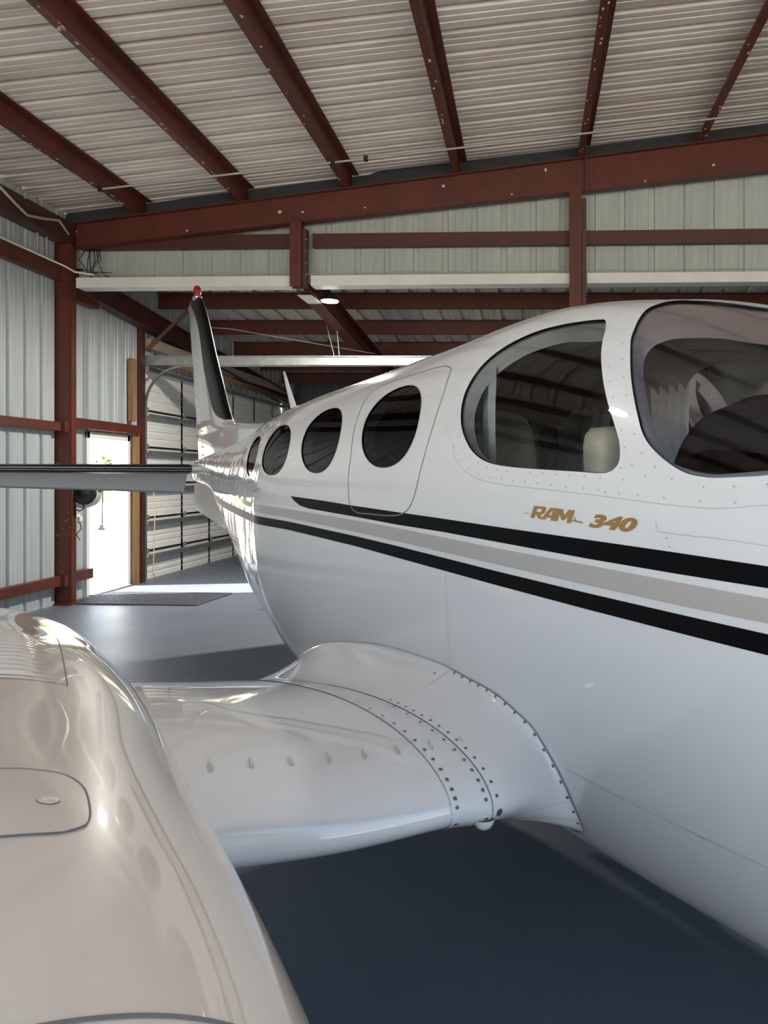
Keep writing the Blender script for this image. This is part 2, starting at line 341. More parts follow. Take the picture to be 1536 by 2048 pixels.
# conduit below purlins
mb = MB(); cpts = [(x, 8.9, rz_top(x) - .03) for x in np.linspace(-5.9, 9.2, 40)]
mb.tube(cpts, .012, 8)
for x in (-4.97, -2.28, -1.9): mb.box((x, 8.9, rz_top(x) - .03), (.05, .04, .06), m=1)
cdt = mb.build('conduit', [M_wire, M_blk]); tag(cdt, 'thin grey conduit strapped under the roof purlins before the rafter', 'conduit')
mb = MB(); mb.tube([(-5.83, 8.4, CH + 3.2), (-5.82, 8.7, CH + 3.08), (-5.82, 8.9, CH + 3.02), (-5.82, 9.2, CH + 3.08), (-5.82, 9.5, CH + 3.16), (-5.82, 9.7, CH + 3.05)], .016, 8); tag(mb.build('flexible_conduit', M_wire), 'grey flexible conduit curling on the dark eave strut', 'conduit')
for k, (y, lb) in enumerate(((9.38, 'left of the twin thin vertical conduits by the column top'), (9.56, 'right of the twin thin vertical conduits by the column top'))):
    mb = MB(); mb.tube([(XW + .06, y, CH + 2.7), (XW + .06, y, CH + 3.1)], .013, 8); tag(mb.build('riser_conduit', M_wire), lb, 'conduit', 'twin conduits by the column top')
mb = MB(); mb.tube([(XW + .13, YF, CH + 2.68), (XW + .13, 8.8, CH + 2.68), (-5.9, 9.75, CH + 2.66), (-5.80, 9.80, CH + 2.60), (-5.6, 9.86, CH + 2.58)], .012, 8); tag(mb.build('conduit', M_head), 'pale conduit running on the top wall girt to the column', 'conduit')
# wiring tangle in the header corner
mb = MB()
for k in range(7):
    a = Vector((-5.75 + .03 * k, 9.98, CH + 2.95)); mb.tube([a, a + Vector((random.uniform(-.1, .05), random.uniform(-.05, 0), -.15)), a + Vector((random.uniform(-.12, .1), 0, -.3)), a + Vector((random.uniform(-.05, .2), -.02, -.42 + .05 * (k % 3)))], .006, 5)
w_ = mb.build('wiring_bundle', M_blk); tag(w_, 'tangle of dark wires in the corner above the white header', 'wiring')

# ---- personnel door (door_1)
d1 = struct(empty('door_1', (XW, (DY0 + DY1) / 2, 0)))
mb = MB(); f_ = .075
mb.box((XW - .03, DY0 + f_ / 2, DZ / 2), (.10, f_, DZ)); mb.box((XW - .03, DY1 - f_ / 2, DZ / 2), (.10, f_, DZ)); mb.box((XW - .03, (DY0 + DY1) / 2, DZ - .045), (.10, DY1 - DY0, .09))
mb.build('door_frame', M_door, parent=d1, bevel=.004)
hp = Vector((XW - .06, DY1 - f_, 0)); a = math.radians(36); dr = Vector((-math.sin(a), math.cos(a), 0))
R = Matrix.Rotation(math.atan2(dr.y, dr.x), 3, 'Z')
mb = MB(); mb.box(hp + dr * .46 + Vector((0, 0, 1.08)), (.92, .045, 2.12), R); lf = mb.build('door_leaf', M_door, parent=d1, bevel=.003)
mb = MB(); mb.lathe(hp + dr * .84 + Vector((0, 0, 1.0)) - Vector((dr.y, -dr.x, 0)) * -.02, (dr.y, -dr.x, 0), [(0, 0), (.012, 0), (.012, .04), (.028, .05), (.028, .075), (0, .08)], 16); mb.build('door_knob', M_silver, parent=lf)
mb = MB(); mb.box((XW - .02, (DY0 + DY1) / 2, .01), (.2, DY1 - DY0 - .1, .02)); mb.build('threshold', M_galv, parent=d1)
# ---- sectional overhead door (door_2) in the left wall
XWK = XW; XW = XW - .09
d2 = struct(empty('door_2', (XW, (SY0 + SY1) / 2, 0)))
joints = [0, .47, 1.0, 1.55, 2.12, 2.70, 3.44]
for k in range(6):
    z0, z1 = joints[k] + .006, joints[k + 1] - .006; mb = MB()
    prof = [(-.02, z0), (.02, z0)]
    # shallow horizontal beads in each panel
    zs = np.linspace(z0, z1, 6); pts = [(XW + .06, z0)]
    for q in zs[1:-1]: pts += [(XW + .06, q - .02), (XW + .045, q - .008), (XW + .045, q + .008), (XW + .06, q + .02)]
    pts += [(XW + .06, z1), (XW + .02, z1), (XW + .02, z0)]
    n_ = len(pts); vs = [(x, SY0 + .06, z) for x, z in pts] + [(x, SY1 - .05, z) for x, z in pts]
    mb.add(vs, [(i, (i + 1) % n_, n_ + (i + 1) % n_, n_ + i) for i in range(n_)] + [tuple(range(n_)), tuple(range(n_, 2 * n_))[::-1]])
    pn = mb.build('door_section', M_doorp, parent=d2)
    for y in (12.16, 13.47, 14.62, 15.8, 17.0, 18.2):
        mb = MB(); mb.prof((XW + .06, y, z0), (XW + .06, y, z1), [(-.0, -.035), (.035, -.035), (.035, .035), (0, .035)], up=(0, 1, 0)); mb.build('stile', M_galv, parent=pn)
    mb = MB(); mb.prof((XW + .10, SY0 + .08, z1 - .13), (XW + .10, SY1 - .1, z1 - .13), [(0, 0), (.06, 0), (.06, .07), (0, .07), (0, .064), (.054, .064), (.054, .006), (0, .006)])
    mb.build('strut', M_galv, parent=pn)
    mb = MB(); mb.box((XW + .065, (SY0 + SY1) / 2, z1 - .004), (.02, SY1 - SY0 - .2, .03)); mb.build('weather_strip', M_blk, parent=pn)
    if k < 5:
        for y in (12.16, 13.47, 14.62, 15.8, 17.0, 18.2):
            mb = MB(); mb.box((XW + .11, y, z1), (.02, .05, .08)); mb.tube([(XW + .12, y - .03, z1), (XW + .12, y + .03, z1)], .012, 8); mb.build('hinge', M_galv, parent=pn)
# tracks
for yy in (SY0 + .02, SY1 - .02):
    path = [(XW + .14, yy, .02), (XW + .14, yy, 2.75)] + [(XW + .14 + .62 * (1 - math.cos(a)), yy, 2.75 + .62 * math.sin(a)) for a in np.linspace(.15, math.pi / 2, 9)] + [(-1.2, yy, 3.38)]
    mb = MB()
    for p, q in zip(path[:-1], path[1:]): mb.bar(p, q, .055, .02, up=(0, 0, 1) if abs(Vector(q).z - Vector(p).z) < 1 else (1, 0, 0))
    mb.build('door_track', M_galv, parent=d2)
mb = MB(); mb.box((-3.1, SY0 + .0, CH + 1.80), (5.8, .05, .13)); mb.box((-3.1, SY0 - .03, CH + 1.735), (5.8, .06, .01)); mb.box((-3.1, SY0 - .03, CH + 1.865), (5.8, .06, .01))
mb.box((-5.6, SY0 + .05, CH + 1.84), (.9, .04, .1)); mb.build('track_angle', M_galv, parent=d2)
mb = MB(); mb.tube([(XW + .30, SY0 + .1, 3.50), (XW + .30, SY1 - .1, 3.50)], .045, 12); sp = mb.build('spring_shaft', M_wood, parent=d2)
mb = MB()
for y in (SY0 + .12, SY1 - .12): mb.lathe((XW + .30, y, 3.50), (0, 1, 0), [(0, -.04), (.09, -.04), (.09, -.02), (.07, -.02), (.07, .02), (.09, .02), (.09, .04), (0, .04)], 20)
mb.build('cable_drum', M_galv, parent=sp)
mb = MB(); mb.prof((XW + .05, SY0 + .0, 0), (XW + .05, SY0 + .0, 3.5), [(0, -.07), (.05, -.07), (.05, -.065), (.006, -.065), (.006, .03), (0, .03)], up=(0, 1, 0)); mb.build('track_bracket', M_galv, parent=d2)
mb = MB(); mb.bar((-3.17, SY0 - .02, CH + 2.35), (-3.02, SY0 - .02, CH + 1.74), .035, .006); mb.bar((-3.02, SY0 + .02, CH + 2.30), (-2.97, SY0 + .02, CH + 1.74), .035, .006)
mb.build('track_hanger', M_galv, parent=d2)
XW = XWK
mb = MB(); mb.tube([(XW + .22, 11.90, 1.9), (XW + .24, 11.95, 1.0), (XW + .2, 11.98, .15), (XW + .22, 12.0, .02)], .008, 6); tag(mb.build('pull_rope', mat('rope', (.55, .42, .22), .8)), 'thin tan rope hanging beside the sectional door track', 'rope')
# timber around the door
mb = MB(); mb.box((XW + .04, 11.76, 1.15), (.05, .14, 2.3)); tag(mb.build('timber_jamb', M_wood), 'raw timber jamb between white door and sectional door, lower length', 'timber')
mb = MB(); mb.box((XW + .06, 11.62, 2.95), (.06, .12, .95)); tag(mb.build('timber_jamb', M_wood), 'raw timber board above the white door, against the ribbed wall', 'timber')
mb = MB(); mb.prof((XW + .04, 11.92, 0), (XW + .04, 11.92, zb_(11.86)), [(-.04, -.05), (.04, -.05), (.04, .05), (-.04, .05)], up=(0, 1, 0)); tag(mb.build('door_post', M_redd), 'brown steel post beside the sectional door track', 'post')
mb = MB(); mb.box((XW + .10, (SY0 + SY1) / 2, 3.72), (.1, SY1 - SY0, .16)); tag(mb.build('timber_lintel', mat('pale_wood', (.42, .36, .28), .7)), 'pale timber lintel above the sectional door', 'timber')

# ---- loose things
lt = empty('high_bay_light', (-2.72, 10.45, CH + 2.295), 'round glowing high-bay lamp hanging behind the white header', 'lamp')
mb = MB(); mb.lathe((-2.72, 10.45, CH + 2.385), (0, 0, 1), [(.0, .1), (.05, .1), (.06, .05), (.12, .02), (.128, 0), (.118, -.005)], 32); mb.build('lamp_housing', M_blk, parent=lt)
mb = MB(); mb.lathe((-2.72, 10.45, CH + 2.379), (0, 0, 1), [(.117, 0), (.11, -.012), (0, -.016)], 32); mb.build('lamp_lens', M_lamp, parent=lt)
mb = MB(); mb.tube([(-2.72, 10.45, CH + 2.47), (-2.72, 10.45, rz(10.45))], .006, 6); mb.build('hanging_chain', M_galv, parent=lt)
def lamp_light(o, p):
    ld = bpy.data.lights.new('lamp_glow', 'AREA'); ld.shape = 'DISK'; ld.size = .22; ld.energy = p; ld.color = (1, .93, .84); lo_ = bpy.data.objects.new('lamp_glow', ld); COL.objects.link(lo_); lo_.location = (0, 0, .05); lo_.parent = o
lamp_light(lt, 85)
for x, y, z, lb in ((-3.4, 3.2, 2.95, 'round high-bay lamp over the main bay near the left wall'), (2.6, 3.2, 3.7, 'round high-bay lamp over the main bay above the airplane nose')):
    c_ = lt.copy(); COL.objects.link(c_); c_.location = (x, y, CH + z); c_['label'] = lb
    for ch_ in [o for o in lt.children if o.type == 'MESH']: d_ = ch_.copy(); COL.objects.link(d_); d_.parent = c_
    lamp_light(c_, 16)
rx, ry, rzv = -5.78, 9.98, 1.43
rl = empty('cord_reel', (rx, ry, rzv - .2), 'round grey cord reel with black disc mounted on the column beside the door', 'cord reel')
mb = MB(); mb.lathe((rx - .04, ry + .12, rzv), (0, -1, 0), [(0, -.02), (.17, -.02), (.2, .0), (.2, .09), (.185, .12), (.15, .13), (0, .13)], 40); mb.box((rx + .13, ry + .08, rzv + .08), (.12, .1, .1)); mb.build('reel_housing', M_gp, parent=rl)
mb = MB(); mb.lathe((rx, ry - .01, rzv), (0, -1, 0), [(.152, -.02), (.152, .012), (.14, .022), (.12, .018), (.04, .018), (.035, .026), (0, .026)], 40); dk = mb.build('reel_disc', M_blk, parent=rl)
mb = MB(); mb.box((rx, ry - .032, rzv + .015), (.045, .003, .012)); mb.box((rx, ry - .032, rzv - .012), (.05, .003, .006)); mb.build('disc_label', M_wp, parent=dk)
mb = MB(); mb.tube([(rx + .19, ry + .08, rzv + .05), (rx + .2, ry + .06, rzv - .02), (rx + .195, ry + .06, rzv - .42)], .006, 6); mb.tube([(rx - .22, ry + .05, rzv - .1), (rx - .18, ry + .02, rzv - .2), (rx - .06, ry, rzv - .235), (rx, ry - .02, rzv - .2), (rx, ry - .03, rzv - .14)], .008, 6); mb.build('cord', M_blk, parent=rl)
mb = MB(); mb.box((rx + .195, ry + .06, rzv - .47), (.085, .05, .035)); mb.box((rx + .195, ry + .06, rzv - .435), (.045, .04, .04)); mb.build('plug', M_wp, parent=rl, bevel=.006)
mb = MB(); mb.box((rx - .12, ry + .16, rzv), (.06, .1, .22)); mb.build('wall_bracket', M_gp, parent=rl)
mt = MB(); mxs = np.linspace(-5.93, -4.22, 35); mr = Matrix.Rotation(math.radians(-4), 3, 'Z'); mc = Vector((-5.07, 10.32, 0))
mt.box(mc + Vector((0, 0, .006)), (1.72, .98, .010), mr)
for x in np.linspace(-.84, .84, 34):
    for y in np.linspace(-.47, .47, 19): mt.box(mc + mr @ Vector((x, y, .013)), (.026, .026, .006), mr)
for s_ in (-1, 1):
    mt.box(mc + mr @ Vector((0, s_ * .49, .010)), (1.74, .02, .016), mr); mt.box(mc + mr @ Vector((s_ * .86, 0, .010)), (.02, .98, .016), mr)
tag(mt.build('door_mat', M_mat), 'dark studded rubber mat on the floor inside the white door', 'mat')
mb = MB(); mb.box((-6.03, 10.25, 1.08), (.03, .09, .12)); mb.box((-6.0, 10.25, 1.08), (.04, .07, .06)); wb = mb.build('junction_box', M_wp, bevel=.005); tag(wb, 'small white electrical box on the wall below the cord reel', 'electrical box')
mb = MB(); mb.tube([(-6.0, 10.25, 1.03), (-5.96, 10.22, .95), (-5.99, 10.15, .88), (-5.97, 10.2, .8)], .007, 6); mb.build('lead', M_blk, parent=wb)
# door outside: bushes and lawn
def bush(c, r, lab):
    mb = MB(); c = Vector(c)
    for k in range(420):
        d = Vector((random.gauss(0, 1), random.gauss(0, 1), random.gauss(0, .8))).normalized() * random.uniform(.6, 1) * r; d.z = abs(d.z) * .9
        q = c + d; s_ = random.uniform(.12, .3) * r / 2.2; R_ = Matrix.Rotation(random.uniform(0, 6.3), 3, 'Z') @ Matrix.Rotation(random.uniform(0, 3), 3, 'X')
        mb.add([q + R_ @ Vector(p) * s_ for p in ((-.5, 0, 0), (0, -.35, .05), (.6, 0, 0), (0, .35, .05))], [(0, 1, 2, 3)])
    mb.tube([c, c + Vector((0, 0, r * .6))], r * .1, 6)
    return tag(mb.build('bush', M_leaf), lab, 'bush', 'bushes beyond the doorway')
for x, y, r, lb in ((-52, 95, 4.6, 'green bush seen at the left through the open door'), (-45, 88.5, 3.8, 'green bush in the middle of the open doorway view'), (-64, 103, 4.4, 'pale green bush at the far left beyond the doorway'), (-38.5, 90, 3.3, 'small green bush hidden behind the open door leaf')): bush((x, y, -.03), r, lb)

# ================================================================ AIRPLANE
ANG = math.atan(1120 / 1538.); HX, HY = math.sin(ANG), -math.cos(ANG)     # heading tail -> nose
NX, NY = -math.cos(ANG), -math.sin(ANG)                                     # starboard direction
UC = -1.91
def L(u, t, z): return np.stack(np.broadcast_arrays(u * NX + t * HX, u * NY + t * HY, z), -1)
HV = Vector((HX, HY, 0)); SV = Vector((NX, NY, 0))
def pchip(x, xs, ys):
    xs = np.asarray(xs, float); ys = np.asarray(ys, float); h_ = np.diff(xs); d = np.diff(ys) / h_; m = np.zeros(len(xs))
    for i in range(1, len(xs) - 1):
        if d[i - 1] * d[i] > 0:
            w1 = 2 * h_[i] + h_[i - 1]; w2 = h_[i] + 2 * h_[i - 1]; m[i] = (w1 + w2) / (w1 / d[i - 1] + w2 / d[i])
    m[0] = d[0]; m[-1] = d[-1]; x = np.clip(x, xs[0], xs[-1]); i = np.clip(np.searchsorted(xs, x) - 1, 0, len(xs) - 2)
    s = (x - xs[i]) / h_[i]; hh = h_[i]
    return (2*s**3-3*s**2+1)*ys[i] + (s**3-2*s**2+s)*hh*m[i] + (-2*s**3+3*s**2)*ys[i+1] + (s**3-s**2)*hh*m[i+1]
ST = [-8.6,-8.0,-7.0,-6.0,-5.0,-4.4,-4.0,-3.5,-2.8,-2.2,-1.6,-1.1,-.6,-.1,.5,1.2,2.0]
SW_ = [-8.6,-8.0,-7.0,-6.0,-5.0,-4.4,-4.28,-4.18,-4.05,-3.5,-1.1,-.6,-.1,.5,1.2,2.0]
W0 = [.05,.12,.25,.39,.545,.632,.650,.657,.66,.66,.66,.65,.62,.56,.48,.33]
ZC = [1.62,1.60,1.52,1.46,1.42,1.40,1.38,1.36,1.36,1.36,1.36,1.36,1.34,1.30,1.25,1.2,1.15]
ZB = [1.60, 1.555, 1.44, 1.023, 0.59, 0.458, 0.393, 0.382, 0.386, 0.383, 0.378, 0.382, 0.434, 0.47, 0.52, 0.58, 0.68]
ZC = [min(c, .5 * (c + 10)) for c in ZC]
ZC[0] = 1.70; ZC[1] = 1.69; ZC[2] = 1.62
ZT = [1.806, 1.846, 1.907, 1.998, 2.123, 2.151, 2.169, 2.195, 2.235, 2.271, 2.196, 2.049, 1.86, 1.66, 1.52, 1.38, 1.2]
NU, NL = 2.35, 2.2
def ring(t, th):
    W = pchip(t, SW_, W0); zb = pchip(t, ST, ZB); zc = pchip(t, ST, ZC); zt = pchip(t, ST, ZT)
    c = np.cos(th); s = np.sin(th); up = c >= 0; nn = np.where(up, NU, NL)
    y = W * np.sign(s) * np.abs(s) ** (2 / nn); z = zc + np.where(up, zt - zc, zb - zc) * np.abs(c) ** (2 / nn)
    return y, z
_th = np.linspace(0, np.pi, 4001); _y, _z = ring(-2.0, _th)
_arc = np.concatenate([[0], np.cumsum(np.hypot(np.diff(_y), np.diff(_z)))]); ARC = _arc[-1]; _v = _arc / ARC
def v2th(v): return np.interp(v, _v, _th)
def z2v(t, z):
    t = np.asarray(t, float); z = np.asarray(z, float)
    zb = pchip(t, ST, ZB); zc = pchip(t, ST, ZC); zt = pchip(t, ST, ZT)
    up = z >= zc; q = np.clip(np.where(up, (z - zc) / (zt - zc), (zc - z) / (zc - zb)), 0, 1)
    th = np.where(up, np.arccos(q ** (NU / 2)), np.pi - np.arccos(q ** (NL / 2)))
    return np.interp(th, _th, _v)
def S(t, v, off=0., side=1):
    t = np.asarray(t, float); v = np.asarray(v, float)
    def raw(t, v):
        y, z = ring(t, v2th(v)); return np.stack(np.broadcast_arrays(y, t, z), -1)
    P = raw(t, v)
    if np.any(off):
        e = 2e-3; dt = raw(t + e, v) - raw(t - e, v); dv = raw(t, np.clip(v + e, 0, 1)) - raw(t, np.clip(v - e, 0, 1))
        n = np.cross(dv, dt); n /= np.linalg.norm(n, axis=-1, keepdims=True) + 1e-12
        n = np.where((n[..., :1] * np.sign(P[..., :1] + 1e-9) < 0), -n, n)
        P = P + n * np.asarray(off)[..., None] if np.ndim(off) else P + n * off
    return L(UC + side * P[..., 0], P[..., 1], P[..., 2])
def catmull(P, n=8, closed=True):
    P = np.asarray(P, float); N = len(P); out = []
    for i in range(N if closed else N - 1):
        g = lambda k: P[(i + k) % N] if closed else P[min(max(i + k, 0), N - 1)]
        p0, p1, p2, p3 = g(-1), g(0), g(1), g(2)
        for s in np.linspace(0, 1, n, endpoint=False):
            out.append(.5 * ((2*p1) + (-p0+p2)*s + (2*p0-5*p1+4*p2-p3)*s*s + (-p0+3*p1-3*p2+p3)*s**3))
    if not closed: out.append(P[-1])
    return np.array(out)
def tz(pts): p = np.array(pts, float); return np.stack([p[:, 0], z2v(p[:, 0], p[:, 1]) * ARC], -1)   # (t, arc)
def ell(pts):     # smooth oval through measured rim
    P = tz(pts); c = (P.max(0) + P.min(0)) / 2; r = (P.max(0) - P.min(0)) / 2
    a = np.linspace(0, 2 * np.pi, 64, endpoint=False); q = 2 / 2.15
    base = np.stack([c[0] + r[0] * np.sign(np.cos(a)) * abs(np.cos(a)) ** q, c[1] + r[1] * np.sign(np.sin(a)) * abs(np.sin(a)) ** q], -1)
    # shear from the measured rim
    X = P - c; k = (X[:, 0] * X[:, 1]).mean() / (X[:, 1] ** 2).mean()
    base[:, 0] += k * (base[:, 1] - c[1]) * .9; f = r[0] / (base[:, 0].max() - c[0]); base[:, 0] = c[0] + (base[:, 0] - c[0]) * f
    return base
w1 = [(-2.828, 2.01), (-2.716, 1.995), (-2.612, 1.957), (-2.549, 1.909), (-2.501, 1.836), (-2.499, 1.772), (-2.539, 1.728), (-2.614, 1.694), (-2.717, 1.681), (-2.807, 1.691), (-2.903, 1.73), (-2.981, 1.79), (-3.016, 1.837), (-3.025, 1.891), (-2.999, 1.937), (-2.961, 1.988), (-2.903, 2.01)]
w2 = [(-3.595, 1.977), (-3.438, 1.951), (-3.333, 1.903), (-3.253, 1.828), (-3.232, 1.757), (-3.267, 1.703), (-3.334, 1.676), (-3.414, 1.663), (-3.515, 1.677), (-3.622, 1.722), (-3.702, 1.777), (-3.741, 1.833), (-3.754, 1.881), (-3.744, 1.928), (-3.689, 1.969)]
w3 = [(-4.178, 1.931), (-4.073, 1.91), (-3.962, 1.858), (-3.899, 1.799), (-3.879, 1.734), (-3.91, 1.687), (-3.967, 1.663), (-4.036, 1.654), (-4.131, 1.672), (-4.216, 1.715), (-4.301, 1.768), (-4.392, 1.832), (-4.404, 1.882), (-4.304, 1.922)]
w4 = [(-4.843, 1.897), (-4.681, 1.843), (-4.594, 1.784), (-4.544, 1.719), (-4.573, 1.665), (-4.632, 1.651), (-4.716, 1.693), (-4.798, 1.751), (-4.894, 1.812), (-4.959, 1.864), (-4.941, 1.893)]
cw = [(-1.732, 2.118), (-1.687, 2.081), (-1.65, 2.034), (-1.617, 1.99), (-1.567, 1.928), (-1.51, 1.857), (-1.459, 1.797), (-1.415, 1.741), (-1.398, 1.703), (-1.398, 1.679), (-1.413, 1.664), (-1.446, 1.657), (-1.54, 1.661), (-1.675, 1.667), (-1.829, 1.675), (-1.942, 1.686), (-2.019, 1.704), (-2.094, 1.739), (-2.166, 1.798), (-2.209, 1.857), (-2.234, 1.925), (-2.23, 1.993), (-2.197, 2.05), (-2.126, 2.095), (-2.028, 2.124), (-1.93, 2.132), (-1.823, 2.13), (-1.764, 2.125)]
ws = [(-0.80, 1.665), (-0.966, 1.652), (-1.031, 1.648), (-1.093, 1.646), (-1.125, 1.648), (-1.176, 1.656), (-1.238, 1.681), (-1.3, 1.718), (-1.341, 1.754), (-1.375, 1.799), (-1.413, 1.851), (-1.453, 1.906), (-1.495, 1.965), (-1.544, 2.028), (-1.566, 2.062), (-1.604, 2.114), (-1.628, 2.150), (-1.615, 2.178), (-1.536, 2.164), (-1.447, 2.144), (-1.367, 2.122), (-1.328, 2.11)]
P_ws = catmull(np.concatenate([tz(ws), [(-1.15, .05 * ARC), (-.85, .035 * ARC), (-.55, .03 * ARC), (-.38, .05 * ARC), (-.33, .10 * ARC), (-.42, .17 * ARC), (-.60, tz([(-.6, 1.66)])[0, 1])]]), 6)
P_cw = catmull(tz(cw), 5)
HOLES = {'cabin_window.1': ell(w1), 'cabin_window.2': ell(w2), 'cabin_window.3': ell(w3), 'cabin_window.4': ell(w4), 'side_window': P_cw, 'windshield': P_ws}
door_t = [(-2.44, 2.03), (-2.48, 2.052), (-2.553, 2.066), (-2.695, 2.068), (-2.898, 2.060), (-3.10, 2.046), (-3.165, 2.02), (-3.17, 1.986), (-3.146, 1.927), (-3.111, 1.855), (-3.049, 1.733), (-3.031, 1.654), (-3.006, 1.59), (-2.975, 1.535), (-2.906, 1.505), (-2.751, 1.503), (-2.614, 1.503), (-2.50, 1.515), (-2.43, 1.56), (-2.40, 1.66), (-2.38, 1.80), (-2.39, 1.93)]
P_door = catmull(tz(door_t), 5)

def sdf(Q, poly):     # signed distance + nearest point, negative inside
    A = poly; B = np.roll(poly, -1, 0); D = B - A; out = np.empty(len(Q)); near = np.empty((len(Q), 2))
    for s in range(0, len(Q), 20000):
        q = Q[s:s + 20000]; w_ = q[:, None] - A[None]; tt = np.clip((w_ * D).sum(-1) / (D * D).sum(-1), 0, 1)
        c = A[None] + tt[..., None] * D[None]; d = np.linalg.norm(q[:, None] - c, axis=-1); k = d.argmin(1)
        out[s:s + 20000] = d[np.arange(len(q)), k]; near[s:s + 20000] = c[np.arange(len(q)), k]
        cr = ((A[None, :, 1] > q[:, None, 1]) != (B[None, :, 1] > q[:, None, 1])) & (q[:, None, 0] < D[None, :, 0] * (q[:, None, 1] - A[None, :, 1]) / (D[None, :, 1] + 1e-15) + A[None, :, 0])
        ins = cr.sum(1) % 2 == 1; out[s:s + 20000][ins] *= -1
    return out, near
def carve(tg, ag, polys):
    """grid in (t, arc); returns coords Q and faces grouped by region (None or polygon name) with edges snapped to the outlines"""
    T_, A_ = np.meshgrid(tg, ag, indexing='ij'); n, m = T_.shape; Q = np.stack([T_, A_], -1).reshape(-1, 2); orig = Q.copy()
    idx = np.arange(n * m).reshape(n, m); quads = np.stack([idx[:-1, :-1], idx[:-1, 1:], idx[1:, 1:], idx[1:, :-1]], -1).reshape(-1, 4)
    edges = np.concatenate([np.stack([idx[:-1].ravel(), idx[1:].ravel()], -1), np.stack([idx[:, :-1].ravel(), idx[:, 1:].ravel()], -1)])
    region = np.full(len(quads), -1); split = {}
    names = list(polys); faces = {None: []}; fixed = np.zeros(n * m, bool)
    for ni, nm in enumerate(names):
        P = polys[nm]; lo = P.min(0) - .05; hi = P.max(0) + .05
        sel = np.where(((orig > lo) & (orig < hi)).all(1))[0]
        sd = np.full(n * m, 1.0); near = Q.copy(); sd[sel], near[sel] = sdf(Q[sel], P)
        a, b = sd[edges[:, 0]], sd[edges[:, 1]]; cr = np.where(a * b < 0)[0]
        for e in cr:
            i, j = edges[e]
            if sd[i] * sd[j] >= 0: continue
            k = i if abs(sd[i]) < abs(sd[j]) else j
            Q[k] = near[k]; sd[k] = 0
        f = sd[quads]; cand = np.where((f <= 0).any(1))[0]
        for c in cand:
            s4 = f[c]; neg = s4 < 0; pos = s4 > 0
            if neg.any() and not pos.any(): region[c] = ni
            elif not neg.any() and not pos.any():
                ctr = Q[quads[c]].mean(0)[None]; 
                if sdf(ctr, P)[0][0] < 0: region[c] = ni
            elif neg.any() and pos.any():
                q = quads[c]; 
                if s4[0] == 0 and s4[2] == 0: tr = [(q[0], q[1], q[2]), (q[0], q[2], q[3])]; sg = [s4[1], s4[3]]
                elif s4[1] == 0 and s4[3] == 0: tr = [(q[1], q[2], q[3]), (q[1], q[3], q[0])]; sg = [s4[2], s4[0]]
                else: continue
                split[c] = [(tr[k], ni if sg[k] < 0 else -1) for k in (0, 1)]
    for nm in names: faces[nm] = []
    for c in range(len(quads)):
        if c in split:
            for tr, r in split[c]: faces[None if r < 0 else names[r]].append([int(x) for x in tr])
        else: faces[None if region[c] < 0 else names[region[c]]].append([int(x) for x in quads[c]])
    return Q, faces
def emit(mbx, V, faces, m=0, flip=False):
    used = sorted({i for f in faces for i in f}); mp = {k: i for i, k in enumerate(used)}
    fs = [[mp[i] for i in f] for f in faces]
    if flip: fs = [f[::-1] for f in fs]
    mbx.add(V[used], fs, m, True)

plane = empty('airplane', tuple(L(UC, -3.0, 0.0)), 'white twin-engine airplane with black and grey side stripes parked on the hangar floor', 'airplane')
tg = np.concatenate([np.linspace(-8.6, -5.25, 60, endpoint=False), np.linspace(-5.25, -.3, 360, endpoint=False), np.linspace(-.3, 2.0, 40)])
ag = np.concatenate([np.linspace(0, .47 * ARC, 110, endpoint=False), np.linspace(.47 * ARC, ARC, 60)])
polys = dict(HOLES)
# emergency exit skin around the first cabin window: carve door first on the same grid, windows override
polysA = {'emergency_exit': P_door}; polysA.update(polys)
Q, F = carve(tg, ag, polysA)
fus = MB()
Vs = S(Q[:, 0], Q[:, 1] / ARC, 0, 1); Vp = S(Q[:, 0], Q[:, 1] / ARC, 0, -1)
aftf = [f for f in F[None] if Q[f, 0].mean() < -4.30]; fwdf = [f for f in F[None] if Q[f, 0].mean() >= -4.30]
emit(fus, Vs, fwdf); emit(fus, Vp, fwdf + F['emergency_exit'], flip=True)
aft = MB(); emit(aft, Vs, aftf); emit(aft, Vp, aftf, flip=True); aft.build('aft_fuselage', M_aft, parent=plane, merge=True)
ex = MB(); emit(ex, Vs, F['emergency_exit'])
# --- surface decals
def strip(mbx, lo, hi, m, off=.0009, n=220, t0=None, t1=None, rows=5, side=1):
    lo = np.array(lo); hi = np.array(hi); t0 = max(lo[0, 0], hi[0, 0]) if t0 is None else t0; t1 = min(lo[-1, 0], hi[-1, 0]) if t1 is None else t1
    t = np.linspace(t0, t1, n); zl = np.interp(t, lo[:, 0], lo[:, 1]); zh = np.interp(t, hi[:, 0], hi[:, 1]); G = []
    for k in range(rows): z = zl + (zh - zl) * k / (rows - 1); G.append(S(t, z2v(t, z), off, side))
    mbx.grid(np.array(G), m, True, flip=side < 0)
def seam(mbx, pts, w=.003, m=2, off=.0006, coords='tz', side=1, closed=False):
    P = tz(pts) if coords == 'tz' else np.asarray(pts, float)
    if closed: P = np.vstack([P, P[:1]])
    d = np.gradient(P, axis=0); d /= np.linalg.norm(d, axis=1, keepdims=True) + 1e-12; nn = np.stack([-d[:, 1], d[:, 0]], -1) * w / 2
    A = P + nn; B = P - nn
    mbx.grid(np.array([S(A[:, 0], np.clip(A[:, 1] / ARC, 0, 1), off, side), S(B[:, 0], np.clip(B[:, 1] / ARC, 0, 1), off, side)]), m, True)
